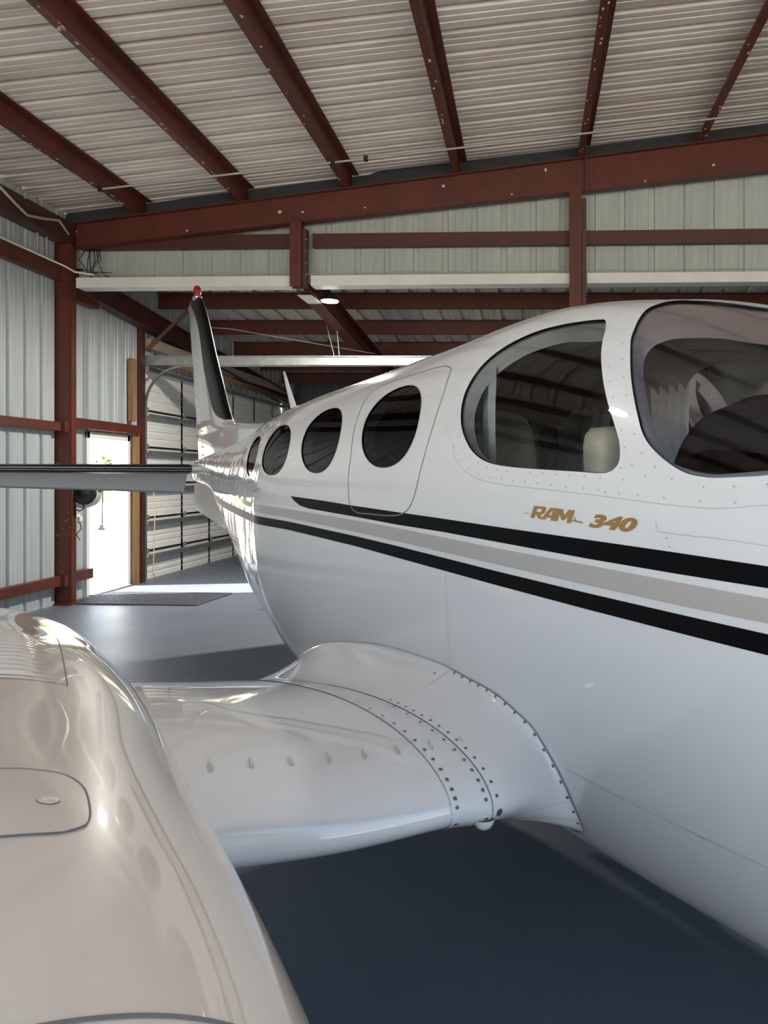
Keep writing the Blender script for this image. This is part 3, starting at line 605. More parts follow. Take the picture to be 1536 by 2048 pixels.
def dots(mbx, pts, r=.0035, m=3, off=.0008, side=1):
    for t, z in pts:
        a0 = tz([(t, z)])[0]; k = np.arange(8) * np.pi / 4
        q = a0 + r * np.stack([np.cos(k), np.sin(k)], -1); c = S(q[:, 0], q[:, 1] / ARC, off, side)
        mbx.add(c, [tuple(range(8))], m, False)
lin = lambda pts, k=8: catmull(np.array(pts, float), k, False)
st1b = [(-3.645, 1.531), (-3.56, 1.511), (-3.445, 1.501), (-2.911, 1.486), (-2.547, 1.474), (-2.203, 1.467), (-1.868, 1.456), (-1.476, 1.443), (-1.18, 1.436), (-.936, 1.432), (.9, 1.36)]
st1t = [(-3.70, 1.552), (-3.337, 1.543), (-2.983, 1.531), (-2.551, 1.519), (-2.207, 1.51), (-1.872, 1.5), (-1.478, 1.490), (-1.183, 1.482), (-.938, 1.474), (.9, 1.38)]
st2t = [(-8.0, 1.62), (-6.0, 1.535), (-4.404, 1.499), (-3.726, 1.489), (-2.91, 1.472), (-2.545, 1.462), (-1.868, 1.437), (-1.474, 1.427), (-1.18, 1.418), (-.935, 1.412), (.9, 1.33)]
st2b = [(-8.0, 1.60), (-6.0, 1.49), (-4.396, 1.456), (-3.721, 1.447), (-2.907, 1.425), (-2.542, 1.414), (-1.866, 1.390), (-1.473, 1.377), (-1.178, 1.368), (-.935, 1.364), (.9, 1.30)]
st3t = [(-8.0, 1.595), (-6.0, 1.472), (-4.392, 1.436), (-3.719, 1.429), (-2.907, 1.409), (-2.542, 1.397), (-1.866, 1.370), (-1.473, 1.357), (-1.178, 1.349), (-.935, 1.343), (.9, 1.28)]
st3b = [(-8.0, 1.575), (-6.0, 1.42), (-4.392, 1.391), (-3.716, 1.389), (-2.905, 1.369), (-1.866, 1.329), (-1.474, 1.316), (-1.178, 1.308), (-.935, 1.302), (.9, 1.25)]
for s_ in (1, -1):
    st1b_ = [(-3.70, 1.5515)] + st1b
    strip(fus, st1b_, st1t, 1, side=s_); strip(fus, st2b, st2t, 4, side=s_, t0=-7.8); strip(fus, st3b, st3t, 1, side=s_, t0=-7.8)
strip(fus, [(-4.51, 1.553), (-4.35, 1.564), (-4.195, 1.584)], [(-4.51, 1.556), (-4.27, 1.577), (-4.195, 1.586)], 5, n=12)
# seams
seam(fus, lin([(-2.208, 1.757), (-2.177, 1.714), (-2.109, 1.671), (-2.013, 1.641), (-1.869, 1.624), (-1.662, 1.613), (-1.436, 1.6), (-1.275, 1.589), (-1.133, 1.582), (-1.075, 1.582), (-1.021, 1.585), (-.954, 1.592), (-.7, 1.60)]), .0022, 6)
seam(fus, lin([(-2.208, 1.757), (-2.262, 1.80), (-2.30, 1.87), (-2.31, 1.95), (-2.295, 2.03)]), .0012, 6)
seam(fus, lin([(-1.247, 1.548), (-1.238, 1.53), (-1.228, 1.524), (-1.124, 1.52), (-.942, 1.513), (.3, 1.44)]), .002, 6)
seam(fus, lin([(-1.66, .842), (-1.424, .8365), (-1.177, .837), (-.995, .841), (1.2, .88)]), .003, 6)
seam(fus, lin([(-2.18, 1.45), (-2.181, 1.377), (-2.182, 1.247), (-2.2, 1.02)]), .0015, 6)
seam(fus, lin([(-3.744, 1.557), (-3.735, 1.47), (-3.732, 1.386), (-3.76, 1.083), (-3.80, .90)]), .0016, 6)
seam(fus, lin([(-4.42, 1.35), (-4.40, 1.2), (-4.40, .9), (-4.42, .62)]), .002, 6)
seam(fus, lin([(-4.40, 1.61), (-3.75, 1.608), (-3.40, 1.600)]), .0014, 6)
seam(fus, lin([(-5.3, 1.95), (-5.3, 1.7), (-5.3, 1.4), (-5.3, 1.0), (-5.3, .75)]), .004, 6); seam(fus, lin([(-6.3, 1.9), (-6.3, 1.6), (-6.3, 1.3)]), .005, 2)
seam(fus, [(t, 1.62) for t in np.linspace(-7.6, -4.8, 30)], .004, 6)
seam(ex, P_door, .0045, 1, coords='ta', closed=True, off=.001)
for nm in HOLES:
    if nm.startswith('cabin'): seam(fus, HOLES[nm], .003, 2, coords='ta', closed=True)
riv = [(-1.597, 2.064), (-1.56, 2.015), (-1.518, 1.961), (-1.478, 1.908), (-1.439, 1.856), (-1.402, 1.804), (-1.366, 1.752), (-1.325, 1.705), (-1.299, 1.649), (-1.668, 2.079), (-1.631, 2.036), (-1.593, 1.992), (-1.556, 1.947), (-1.522, 1.901), (-1.484, 1.854), (-1.45, 1.81), (-1.415, 1.764), (-1.386, 1.72), (-1.349, 1.676), (-1.386, 1.67), (-1.37, 1.641), (-1.273, 1.671), (-1.215, 1.643), (-1.121, 1.626), (-1.042, 1.628), (-.965, 1.633), (-1.229, 1.6), (-1.125, 1.595), (-1.032, 1.595), (-1.377, 1.608), (-1.313, 1.606), (-1.425, 1.61), (-1.452, 1.615), (-1.51, 1.619), (-1.582, 1.621), (-1.645, 1.626), (-1.707, 1.631), (-1.766, 1.634), (-1.825, 1.637), (-1.886, 1.641), (-1.95, 1.646), (-2.015, 1.656), (-2.078, 1.672), (-2.142, 1.701), (-2.197, 1.747), (-2.244, 1.809), (-2.266, 1.878), (-2.281, 1.932), (-2.084, 1.712), (-2.13, 1.739), (-2.176, 1.78), (-2.027, 1.691), (-1.973, 1.677), (-1.915, 1.668), (-1.862, 1.663), (-1.748, 1.659), (-1.69, 1.657), (-1.632, 1.654), (-1.573, 1.651), (-1.513, 1.648), (-1.452, 1.645), (-1.626, 2.107), (-1.706, 2.13), (-1.778, 2.145), (-1.846, 2.158), (-1.928, 2.150), (-2.034, 2.145), (-2.281, 1.984), (-2.263, 2.024), (-1.208, 1.511), (-1.197, 1.493)]
dots(fus, riv, .0040, 6, .0006); dots(fus, riv, .0030, 0, .0009); dots(fus, riv, .0016, 3, .0012)
fus_o = fus.build('fuselage', [M_paint, M_black, M_line, M_rivet, M_grey, M_gold, M_lineL], parent=plane, merge=True)
# rivets round the exit window
dd = []
P1 = HOLES['cabin_window.1']; c1 = P1.mean(0)
def dots_ta(mbx, Pts, r, m, off=.0008):
    for a0 in Pts:
        k = np.arange(8) * np.pi / 4; q = a0 + r * np.stack([np.cos(k), np.sin(k)], -1); mbx.add(S(q[:, 0], q[:, 1] / ARC, off, 1), [tuple(range(8))], m, False)
dots_ta(ex, [c1 + (p - c1) * 1.14 for p in P1[::3]], .0018, 2)
ex_o = ex.build('emergency_exit', [M_paint, M_line, M_rivet], parent=plane)
# --- panes
for nm in HOLES:
    if not F[nm]: continue
    base = nm.split('.')[0]; Mx = {'cabin_window': M_cabw, 'side_window': M_sw, 'windshield': M_ws}[base]
    inset = -.004 if base == 'cabin_window' else -.008
    for s_ in (1, -1):
        p_ = MB(); V_ = S(Q[:, 0], Q[:, 1] / ARC, inset, s_); emit(p_, V_, F[nm], flip=s_ < 0)
        p_.build(base, Mx, parent=plane)
# --- inner lining with its own, smaller openings, and the reveals between
wsin = [(-0.85, 1.69), (-1.10, 1.672), (-1.195, 1.676), (-1.255, 1.681), (-1.279, 1.702), (-1.306, 1.731), (-1.349, 1.781), (-1.397, 1.846), (-1.436, 1.901), (-1.473, 1.953), (-1.5, 1.996), (-1.51, 2.023), (-1.508, 2.047), (-1.486, 2.062), (-1.454, 2.067), (-1.33, 2.055), (-1.18, 2.02)]
P_wi = catmull(np.concatenate([tz(wsin), [(-1.05, .08 * ARC), (-.85, .06 * ARC), (-.6, .06 * ARC), (-.45, .08 * ARC), (-.40, .12 * ARC), (-.48, .17 * ARC), (-.62, tz([(-.62, 1.69)])[0, 1])]]), 6)
cwin = [(-1.80, 2.10), (-1.908, 2.113), (-2.008, 2.103), (-2.093, 2.079), (-2.16, 2.04), (-2.201, 1.99), (-2.213, 1.94), (-2.205, 1.875), (-2.17, 1.81), (-2.11, 1.745), (-2.02, 1.70), (-1.9, 1.675), (-1.7, 1.662), (-1.50, 1.655), (-1.43, 1.66), (-1.405, 1.68), (-1.41, 1.71), (-1.45, 1.775), (-1.52, 1.86), (-1.60, 1.96), (-1.67, 2.055), (-1.72, 2.09)]
P_ci = catmull(tz(cwin), 5)
IN = {'windshield': P_wi, 'side_window': P_ci}
for k in range(1, 5):
    P = HOLES[f'cabin_window.{k}']; c = P.mean(0); IN[f'cabin_window.{k}'] = c + (P - c) * .93
tg2 = np.linspace(-5.6, -.1, 300); ag2 = np.linspace(0, .62 * ARC, 110)
Q2, F2 = carve(tg2, ag2, IN)
for s_ in (1, -1):
    ml = MB(); emit(ml, S(Q2[:, 0], Q2[:, 1] / ARC, -.05, s_), F2[None], flip=s_ > 0); ml.build('cabin_lining', M_lining, parent=plane)
def resamp(P, n, start):
    D = np.roll(P, -1, 0) - P; a = np.arctan2(P[:, 1] - P[:, 1].mean(), P[:, 0] - P[:, 0].mean())
    k = np.argmin(abs(a - start)); P = np.roll(P, -k, 0); Pc = np.vstack([P, P[:1]]); s = np.concatenate([[0], np.cumsum(np.linalg.norm(np.diff(Pc, axis=0), axis=1))])
    q = np.linspace(0, s[-1], n + 1); return np.stack([np.interp(q, s, Pc[:, 0]), np.interp(q, s, Pc[:, 1])], -1)
def orient(P): return P if (P[:, 0] * np.roll(P[:, 1], -1) - np.roll(P[:, 0], -1) * P[:, 1]).sum() > 0 else P[::-1]
for nm in HOLES:
    A = resamp(orient(HOLES[nm]), 160, 0.3); B = resamp(orient(IN[nm]), 160, 0.3)
    for s_ in (1, -1):
        rv = MB(); rows = []
        for k, (q, off) in enumerate(((A, -.009), (A * .75 + B * .25, -.016), (A * .35 + B * .65, -.034), (B, -.05))): rows.append(S(q[:, 0], np.clip(q[:, 1] / ARC, 0, 1), off, s_))
        rv.grid(np.array(rows), 0, True); rv.build('window_reveal', M_trim, parent=plane)
# dark rubber gasket lines
gk = MB()
for nm in ('side_window', 'windshield'): seam(gk, HOLES[nm], .007, 0, coords='ta', closed=True, off=-.006)
gk.build('window_gasket', M_blk, parent=plane)
# lettering -------------------------------------------------------
def letters(txt, t0, t1, zbl, zbr, hgt, shear, sx, weight, name):
    cu = bpy.data.curves.new('txt', 'FONT'); cu.body = txt; cu.size = 1; cu.shear = shear; cu.offset = weight; cu.space_character = 1.0; cu.resolution_u = 4
    to = bpy.data.objects.new('txt', cu); COL.objects.link(to); bpy.context.view_layer.update()
    me = bpy.data.meshes.new_from_object(to.evaluated_get(bpy.context.evaluated_depsgraph_get())); bpy.data.objects.remove(to)
    V = np.array([v.co[:] for v in me.vertices]); f = [list(p.vertices) for p in me.polygons]; bpy.data.meshes.remove(me)
    x = (V[:, 0] - V[:, 0].min()) / np.ptp(V[:, 0]); y = (V[:, 1] - V[:, 1].min()) / np.ptp(V[:, 1])
    t = t0 + x * (t1 - t0); z = zbl + (zbr - zbl) * x + y * hgt
    o = MB(); o.add(S(t, z2v(t, z), .0016), f, 0, False)
    # small subdivided shadow-free overlay
    return o
def fillpoly(mbx, pts, m=0): p = np.array(pts); mbx.add(S(p[:, 0], z2v(p[:, 0], p[:, 1]), .0017), [tuple(range(len(p)))], m, False)
lt1 = MB()
def glyph(mbx, x0, wd, parts):
    for q in parts:
        P_g = []
        for x, y in q:
            xx = (x0 + wd * x) + .30 * y * .26
            t_ = -1.722 + .165 * xx; P_g.append((t_, 1.5345 - .0065 * xx + y * .034))
        fillpoly(mbx, P_g)
glyph(lt1, 0, .34, [[(0, 0), (.30, 0), (.30, 1), (0, 1)], [(.30, .80), (.80, .80), (1, .92), (.9, 1), (.30, 1)], [(.72, .52), (1, .56), (1, .92), (.72, .82)], [(.30, .36), (.80, .36), (1, .56), (.72, .56), (.30, .54)], [(.34, .38), (.66, .38), (1.0, 0), (.66, 0)]])
glyph(lt1, .30, .36, [[(-.02, 0), (.28, 0), (.66, 1), (.42, 1)], [(.42, 1), (.92, 1), (1.0, 0), (.70, 0), (.64, .80)], [(.26, .20), (.72, .20), (.70, .40), (.36, .40)]])
glyph(lt1, .62, .44, [[(0, 0), (.24, 0), (.24, 1), (0, 1)], [(.24, 1), (.24, .58), (.46, .16), (.56, .16), (.54, .50), (.34, 1)], [(.54, .50), (.50, .16), (.60, .16), (.80, .58), (.80, 1), (.68, 1)], [(.78, 0), (1.02, 0), (1.02, 1), (.78, 1)]])
fillpoly(lt1, [(-1.757, 1.5455), (-1.73, 1.5445), (-1.73, 1.546), (-1.757, 1.5463)]); fillpoly(lt1, [(-1.552, 1.5355), (-1.52, 1.5315), (-1.50, 1.5300), (-1.494, 1.5315), (-1.505, 1.5345), (-1.523, 1.5355), (-1.552, 1.5375)])
fillpoly(lt1, [(-1.530, 1.535), (-1.524, 1.535), (-1.531, 1.545), (-1.534, 1.545)])
lt1.build('lettering', M_gold, parent=plane)
letters('340', -1.474, -1.302, 1.5215, 1.5165, .0345, .30, 1, .05, '340').build('lettering', M_gold, parent=plane)
# --- cabin contents
def seat(t, u, name='seat', tilt=-.12, zt_=1.90, w=.42):
    rt = MB(); c = Vector(L(u, t, .98)); B = Matrix((-SV, HV, Vector((0, 0, 1)))).transposed()
    P = []
    for k in range(13):
        f = k / 12; z = .95 + (zt_ - .95) * math.sin(f * math.pi / 2); hw = w / 2 * (1 if f < .55 else math.sqrt(max(0, 1 - ((f - .55) / .45) ** 2.6)) * .98 + .02); dp = .075 * (1 if f < .8 else .45 + .55 * (1 - (f - .8) / .2))
        row = []
        for j in range(20):
            a = 2 * math.pi * j / 20; sx = math.copysign(abs(math.cos(a)) ** .6, math.cos(a)); sy = math.copysign(abs(math.sin(a)) ** .6, math.sin(a))
            row.append(L(u + hw * sx, t + (z - .95) * tilt + dp * sy, z))
        row.append(row[0]); P.append(row)
    rt.grid(np.array(P)); o = rt.build('seat', M_seat, parent=plane)
    b = MB(); b.bar(Vector(L(u, t + .02, .98)), Vector(L(u, t + .45, 1.0)), w * .9, .14); b.build('seat_cushion', M_seat, parent=o, bevel=.03)
    b = MB(); b.bar(Vector(L(u, t + .25, .81)), Vector(L(u, t + .25, .90)), .2, .2, up=tuple(HV)); b.build('seat_base', M_blk, parent=o)
seat(-2.34, -1.60, zt_=1.90, w=.36); seat(-2.25, -2.22, zt_=1.74, w=.34); seat(-1.86, -1.77, zt_=1.82, w=.20); seat(-3.0, -1.60, zt_=1.70, w=.36)
def curtain(t0, t1, u, z0, z1, n=9, amp=.02):
    mb_ = MB(); ts = np.linspace(t0, t1, n * 8); R_ = []
    for z in np.linspace(z0, z1, 8):
        sq = 1 - .12 * math.sin(math.pi * (z - z0) / (z1 - z0)); tc_ = (t0 + t1) / 2
        R_.append(L(u + amp * np.sin(np.linspace(0, n * 2 * np.pi, len(ts))) * (1 if sq < .95 else .8), tc_ + (ts - tc_) * sq, z))
    mb_.grid(np.array(R_)); mb_.build('curtain', M_curt, parent=plane)
curtain(-3.06, -2.66, UC - .49, 1.62, 1.94, 6); curtain(-2.36, -2.14, UC - .45, 1.70, 2.04, 4); curtain(-3.30, -3.22, UC - .49, 1.6, 1.94, 2)
curtain(-2.30, -2.17, UC + .47, 1.66, 2.02, 3, .010)
# cabin floor / glareshield / panel
cf = MB(); cf.add([L(UC - .42, -5.0, .80), L(UC + .42, -5.0, .80), L(UC + .42, -.4, .80), L(UC - .42, -.4, .80)], [(0, 1, 2, 3)]); cf.add([L(UC + x, -5.0, z) for x, z in ((-.36, .8), (.36, .8), (.40, 1.4), (.32, 1.9), (-.32, 1.9), (-.40, 1.4))], [(0, 1, 2, 3, 4, 5)]); cf.build('cabin_floor', M_lining, parent=plane)
G = []
for f in np.linspace(0, 1, 10):
    t = -1.47 + .95 * f; row = []
    for a in np.linspace(-1, 1, 25):
        row.append(L(UC + a * .50, t + .14 * (a * a), 1.885 - .17 * abs(a) ** 2.4 - .20 * f * f - (.03 if f == 0 else 0)))
    G.append(row)
G0 = [[p + np.array([0, 0, -.5]) for p in G[0]]] + G
gs = MB(); gs.grid(np.array(G0)); gs.build('glareshield', M_glare, parent=plane)
# --- antennas, beacon
def blade(t, z, hgt, c0, c1, sweep, u=UC, th_=.008, mat_=M_paint, nm='antenna'):
    mb_ = MB(); R_ = []
    for f in np.linspace(0, 1, 6):
        c = c0 + (c1 - c0) * f; r = []
        for a in np.linspace(0, 2 * np.pi, 13): r.append(L(u + th_ * math.sin(a) * (1 - .5 * f), t + sweep * f + c / 2 * math.cos(a), z + hgt * f))
        R_.append(r)
    mb_.grid(np.array(R_)); n0 = len(mb_.v); mb_.f.append(list(range(n0 - 13, n0 - 1))); mb_.m.append(0); mb_.sm.append(False); return mb_.build(nm, mat_, parent=plane)
blade(-5.48, 2.05, .385, .17, .05, -.29)
blade(-2.85, 2.20, .05, .05, .03, -.02)
# --- fin, dorsal, boots, rudder
zs = [1.66, 1.80, 1.95, 2.03, 2.08, 2.10, 2.14, 2.22, 2.32, 2.5, 2.817, 3.146, 3.35, 3.46, 3.52]
le = [-4.9, -5.0, -5.3, -5.7, -6.25, -6.85, -7.16, -7.26, -7.36, -7.51, -7.78, -8.03, -8.20, -8.32, -8.50]
te = [-8.42, -8.44, -8.48, -8.50, -8.50, -8.51, -8.52, -8.54, -8.56, -8.61, -8.70, -8.80, -8.87, -8.90, -8.80]
hg = [-8.12, -8.14, -8.2, -8.22, -8.24, -8.24, -8.26, -8.30, -8.36, -8.41, -8.50, -8.64, -8.68, -8.74, -8.66]
thk = [.16, .13, .10, .08, .065, .06, .06, .06, .058, .055, .048, .04, .034, .025, .004]
def airf(x, T): return T * (1.4845 * np.sqrt(x) - .63 * x - 1.758 * x**2 + 1.4215 * x**3 - .5075 * x**4) * 2.0
Zs = np.concatenate([np.linspace(1.66, 3.46, 60), np.linspace(3.47, 3.52, 5)])
def finrow(z, x0, x1, n, s_, extra=0):
    LE = pchip(z, zs, le); TE = pchip(z, zs, te); T = pchip(z, zs, thk); x = np.linspace(0, 1, n) ** 1.6 * (x1 - x0) + x0
    xx = np.clip((LE - (LE + (TE - LE) * x)) / (LE - TE), 0, 1); c = (LE - TE)
    # dorsal: keep the leading strip thin
    return L(UC + s_ * (airf(xx, T * np.minimum(1, 1)) + extra), LE + (TE - LE) * x, z)
f1 = MB(); f2 = MB(); bo = MB()
Ra = []; Rb = []; Rc = []
for z in Zs:
    LE = pchip(z, zs, le); TE = pchip(z, zs, te); H_ = pchip(z, zs, hg); xh = (LE - H_) / (LE - TE)
    a = finrow(z, 0, xh, 26, 1); b = finrow(z, 0, xh, 26, -1); Ra.append(np.concatenate([a[::-1], b[1:]]))
    a = finrow(z, xh + .008, 1, 10, 1); b = finrow(z, xh + .008, 1, 10, -1); Rb.append(np.concatenate([a, b[::-1], a[:1]]))
for z in np.concatenate([np.linspace(2.16, 3.46, 50), np.linspace(3.47, 3.515, 4)]):
    LE = pchip(z, zs, le); TE = pchip(z, zs, te)
    tb = pchip(z, [2.157, 2.21, 2.297, 2.48, 2.731, 3.014, 3.206, 3.352, 3.482, 3.53], [-7.30, -7.58, -7.76, -7.93, -8.13, -8.27, -8.42, -8.60, -8.88, -8.9])
    xb = min(max((LE - tb) / (LE - TE) * .72, .02), .97)
    a = finrow(z, 0, xb, 14, 1, .003); b = finrow(z, 0, xb, 14, -1, .003); a[0] = b[0] = L(UC, LE + .004, z); Rc.append(np.concatenate([a[::-1], b[1:]]))
for z in np.linspace(1.86, 2.75, 12):
    LE = pchip(z, zs, le); TE = pchip(z, zs, te); H_ = pchip(z, zs, hg) + .03; x = (LE - H_) / (LE - TE); T = pchip(z, zs, thk)
    p = L(UC + airf(x, T) + .002, H_, z); f1.box(p, (.016, .012, .016), m=1)
f1.grid(np.array(Ra)); fin_o = f1.build('vertical_fin', [M_paint, M_silver], parent=plane)
f2.grid(np.array(Rb)); rud = f2.build('rudder', M_paint, parent=plane)
bo.grid(np.array(Rc)); bo.build('deicing_boot', M_boot, parent=fin_o)
bc = MB(); pb = Vector(L(UC, -8.50, 3.50)); bc.lathe(pb + Vector((0, 0, .03)), (0, 0, 1), [(.035, 0), (.038, .03), (.036, .07), (.022, .095), (0, .1)], 16); bco = bc.build('beacon_light', M_rbeac, parent=fin_o)
bb = MB(); bb.lathe(pb, (0, 0, 1), [(0, -.02), (.045, -.02), (.045, .02), (.036, .032)], 16); bb.build('beacon_base', M_silver, parent=bco)
# ventral fin
vf = MB(); vp = [(-8.533, 1.58), (-8.533, 1.311), (-7.355, 1.163), (-7.05, 1.30), (-7.2, 1.52)]
for s_ in (1,): vf.add([L(UC + .02, t, z) for t, z in vp] + [L(UC - .02, t, z) for t, z in vp], [tuple(range(5)), tuple(range(5, 10))[::-1]] + [(i, (i + 1) % 5, 5 + (i + 1) % 5, 5 + i) for i in range(5)])
vf.build('ventral_fin', M_paint, parent=plane)
tc_ = MB(); tc_.tube([Vector(L(UC, -8.55, 1.70)), Vector(L(UC, -8.75, 1.70)), Vector(L(UC, -8.85, 1.70))], [.07, .04, .005], 12); tc_.build('tail_cone', M_paint, parent=plane)
# --- horizontal stabilizer, elevator, boot
def stab(s_):
    us = np.linspace(.02, 2.60, 24); A_ = []; E_ = []; B_ = []
    for q in us:
        f = q / 2.6; LEt = -7.58 - .30 * f; ch_ = .72 - .22 * f; T = .050 - .018 * f; zc = 1.715
        x = np.linspace(0, 1, 18) ** 1.7; th_ = airf(x, T) * .9; th_ = np.maximum(th_, .012)
        x2 = np.concatenate([x[::-1], x[1:]]); z2 = np.concatenate([zc + th_[::-1], zc - th_[1:]]); z2[17] = zc
        A_.append(L(UC + s_ * q, LEt - ch_ * x2, z2))
        xb = np.linspace(0, .22, 9); tb_ = airf(xb, T) * .9 + .004; xx = np.concatenate([xb[::-1], xb[1:]]); zz = np.concatenate([zc + tb_[::-1], zc - tb_[1:]]); zz[8] = zc
        tt = LEt - ch_ * xx; tt[8] += .006; B_.append(L(UC + s_ * q, tt, zz))
        ec = .31 - .15 * f; H_ = LEt - ch_ - .01; dr_ = math.radians(52)
        xe = np.linspace(0, 1, 8); te_ = .022 * (1 - xe) + .003
        dt = -ec * xe * math.cos(dr_); dz = -ec * xe * math.sin(dr_)
        up_ = L(UC + s_ * q, H_ + dt, zc + dz + te_); lo_ = L(UC + s_ * q, H_ + dt, zc + dz - te_); E_.append(np.concatenate([up_, lo_[::-1], up_[:1]]))
    a = MB(); a.grid(np.array(A_))
    for q in np.linspace(.3, 2.5, 40): f = q / 2.6; a.box(L(UC + s_ * q, -7.58 - .3 * f - .40 * (.72 - .22 * f), 1.715 - .048), (.008, .008, .004), m=1)
    so = a.build('horizontal_stabilizer', [M_paint, M_rivL], parent=plane)
    i0 = 2 if True else 0
    b = MB(); b.grid(np.array(B_)[i0:]); b.build('deicing_boot', M_boot, parent=so)
    e = MB(); e.grid(np.array(E_)[1:]); n0 = np.array(E_)[1]; e.add(n0[:-1], [tuple(range(len(n0) - 1))]); n1 = np.array(E_)[-1]; e.add(n1[:-1], [tuple(range(len(n1) - 1))])
    eo = e.build('elevator', M_paint, parent=so)
stab(1); stab(-1)
# --- wing
WU = [-1.40, -1.33, -1.28, -1.2, -1.1, -1.03, -.92, -.7, -.48, -.2, .1, .6, 1.4, 2.2]
WLE = [-1.78, -1.735, -1.695, -1.645, -1.60, -1.585, -1.595, -1.64, -1.72, -1.80, -1.87, -1.96, -2.1, -2.25]
WLZ = [.76, .765, .77, .785, .81, .825, .835, .828, .825, .84, .87, .99, 1.08, 1.17]
WTE = [-3.95, -3.90, -3.82, -3.70, -3.61, -3.58, -3.55, -3.52, -3.48, -3.45, -3.42, -3.36, -3.26, -3.16]
WTZ = [.70, .70, .70, .70, .705, .715, .74, .775, .81, .855, .90, .96, 1.05, 1.15]
WUP = [.23, .225, .21, .185, .17, .16, .16, .175, .19, .16, .155, .15, .13, .11]       # camber height above LE-TE line
WLO = [.20, .19, .15, .115, .105, .105, .10, .105, .11, .10, .095, .09, .075, .06]
def wing_row(u, x, up, off=0.):
    LE = pchip(u, WU, WLE); TE = pchip(u, WU, WTE); lz = pchip(u, WU, WLZ); tz_ = pchip(u, WU, WTZ)
    U = pchip(u, WU, WUP); Lo = pchip(u, WU, WLO)
    f = lambda x: (2.969 * np.sqrt(x) - 1.26 * x - 3.516 * x**2 + 2.843 * x**3 - 1.036 * x**4)
    z = lz + (tz_ - lz) * x + (U * f(x) + off if up else -Lo * f(x) - off)
    return L(u, LE + (TE - LE) * x + (off if False else 0), z)
def wsurf(mbx, us, m=0, off=0., x1=1., nx=46):
    R_ = []
    for u in us:
        x = np.linspace(0, 1, nx) ** 2.0 * x1; R_.append(np.concatenate([wing_row(u, x[::-1], True, off), wing_row(u, x[1:], False, off)]))
    mbx.grid(np.array(R_), m)
wing_o = None
wg = MB(); wsurf(wg, np.linspace(-.93, 2.2, 70)); 
def wpt(u, x, up, off=.0032): return wing_row(u, np.array([x]), up, off)[0]
def wseam(mbx, fu, xs, w, m, up=True):
    A_ = np.array([wpt(fu(x) - w / 2, x, up) for x in xs]); B_ = np.array([wpt(fu(x) + w / 2, x, up) for x in xs]); mbx.grid(np.array([A_, B_]), m)
def wdot(mbx, u, x, up, r, m):
    c = Vector(wpt(u, x, up, .0040)); e = .004; a = Vector(wpt(u + e, x, up, .0040)) - c; b = Vector(wpt(u, min(max(x + e, 0), 1), up, .0040)) - c
    n_ = a.cross(b).normalized(); a.normalize(); b = n_.cross(a); mbx.add([c + (a * math.cos(k) + b * math.sin(k)) * r for k in [j * math.pi / 4 for j in range(8)]], [tuple(range(8))], m)
wing_o = wg.build('wing', M_paint, parent=plane)
cuff = MB(); wsurf(cuff, np.linspace(-1.04, -.93, 6), off=.0015); 
for i, x in enumerate((.0012, .006, .014, .026, .042, .062, .085, .112, .142, .175, .212, .255, .30, .35)): 
    wdot(cuff, -.945, x, True, .0052, 1)
for x in (.004, .016): wdot(cuff, -.945, x, False, .0052, 1)
for i, x in enumerate((.003, .010, .021, .036, .055, .079, .107, .139, .175, .215, .26, .31, .36)): wdot(cuff, -1.025, x, True, .0052, 1)
for x in (.002, .010): wdot(cuff, -1.025, x, False, .0052, 1)
xs_ = np.linspace(0, 1, 60) ** 2
wseam(cuff, lambda x: -.93, xs_ * .6, .002, 2); wseam(cuff, lambda x: -.93, xs_ * .2, .002, 2, up=False)
cuff.build('wing_cuff', [M_paint, M_rivet, M_lineL], parent=plane)
# root fairing: fillet blended from the flange line on the fuselage to the wing section
US = -1.04
_xt = np.linspace(0, 1, 120) ** 2
SEC = np.concatenate([wing_row(US, _xt[::-1], True, .002), wing_row(US, _xt[1:], False, .002)])
rtop = [(-3.95, .715), (-3.46, .872), (-2.92, .975), (-2.58, 1.010), (-2.30, 1.020), (-2.194, 1.016), (-2.10, 1.008), (-1.946, .994), (-1.85, .965), (-1.764, .926), (-1.705, .84), (-1.686, .77)]
rbot = [(-1.686, .77), (-1.690, .692), (-1.705, .643), (-1.755, .590), (-1.95, .56), (-2.4, .55), (-3.2, .58), (-3.9, .66), (-3.95, .70)]
def fairpt(side_top, f, h):
    """f: 0 at trailing edge .. 1 at leading edge; h: 0 on the fuselage .. 1 on the wing section"""
    f = np.asarray(f, float); h = np.asarray(h, float)
    rt_ = catmull(rtop if side_top else rbot[::-1], 10, False); sr = np.concatenate([[0], np.cumsum(np.linalg.norm(np.diff(rt_, axis=0), axis=1))]); sr /= sr[-1]
    T_ = np.interp(f, sr, rt_[:, 0]); Z_ = np.interp(f, sr, rt_[:, 1])
    sec = SEC[:120] if side_top else SEC[119:][::-1]
    ss = np.concatenate([[0], np.cumsum(np.linalg.norm(np.diff(sec, axis=0), axis=1))]); ss /= ss[-1]
    P1 = np.stack([np.interp(f, ss, sec[:, k]) for k in range(3)], -1)
    V0 = z2v(T_, Z_); P0 = S(T_, V0, .0025, 1)
    # along the fuselage skin, towards the middle of the root section
    ct, cz = -2.55, .79; dT = (ct - T_); dZ = (cz - Z_); nn_ = np.hypot(dT, dZ) + 1e-9; wv = np.clip(np.abs(dZ) / .2, .3, 1)
    q = .03; PT = S(T_ + dT / nn_ * q, z2v(T_ + dT / nn_ * q, Z_ + dZ / nn_ * q), .0025, 1); T0 = (PT - P0) / q * .17
    T1 = np.array([NX, NY, 0.]) * .30
    h = h[..., None]; return (2*h**3-3*h**2+1)*P0 + (h**3-2*h**2+h)*T0 + (-2*h**3+3*h**2)*P1 + (h**3-h**2)*T1
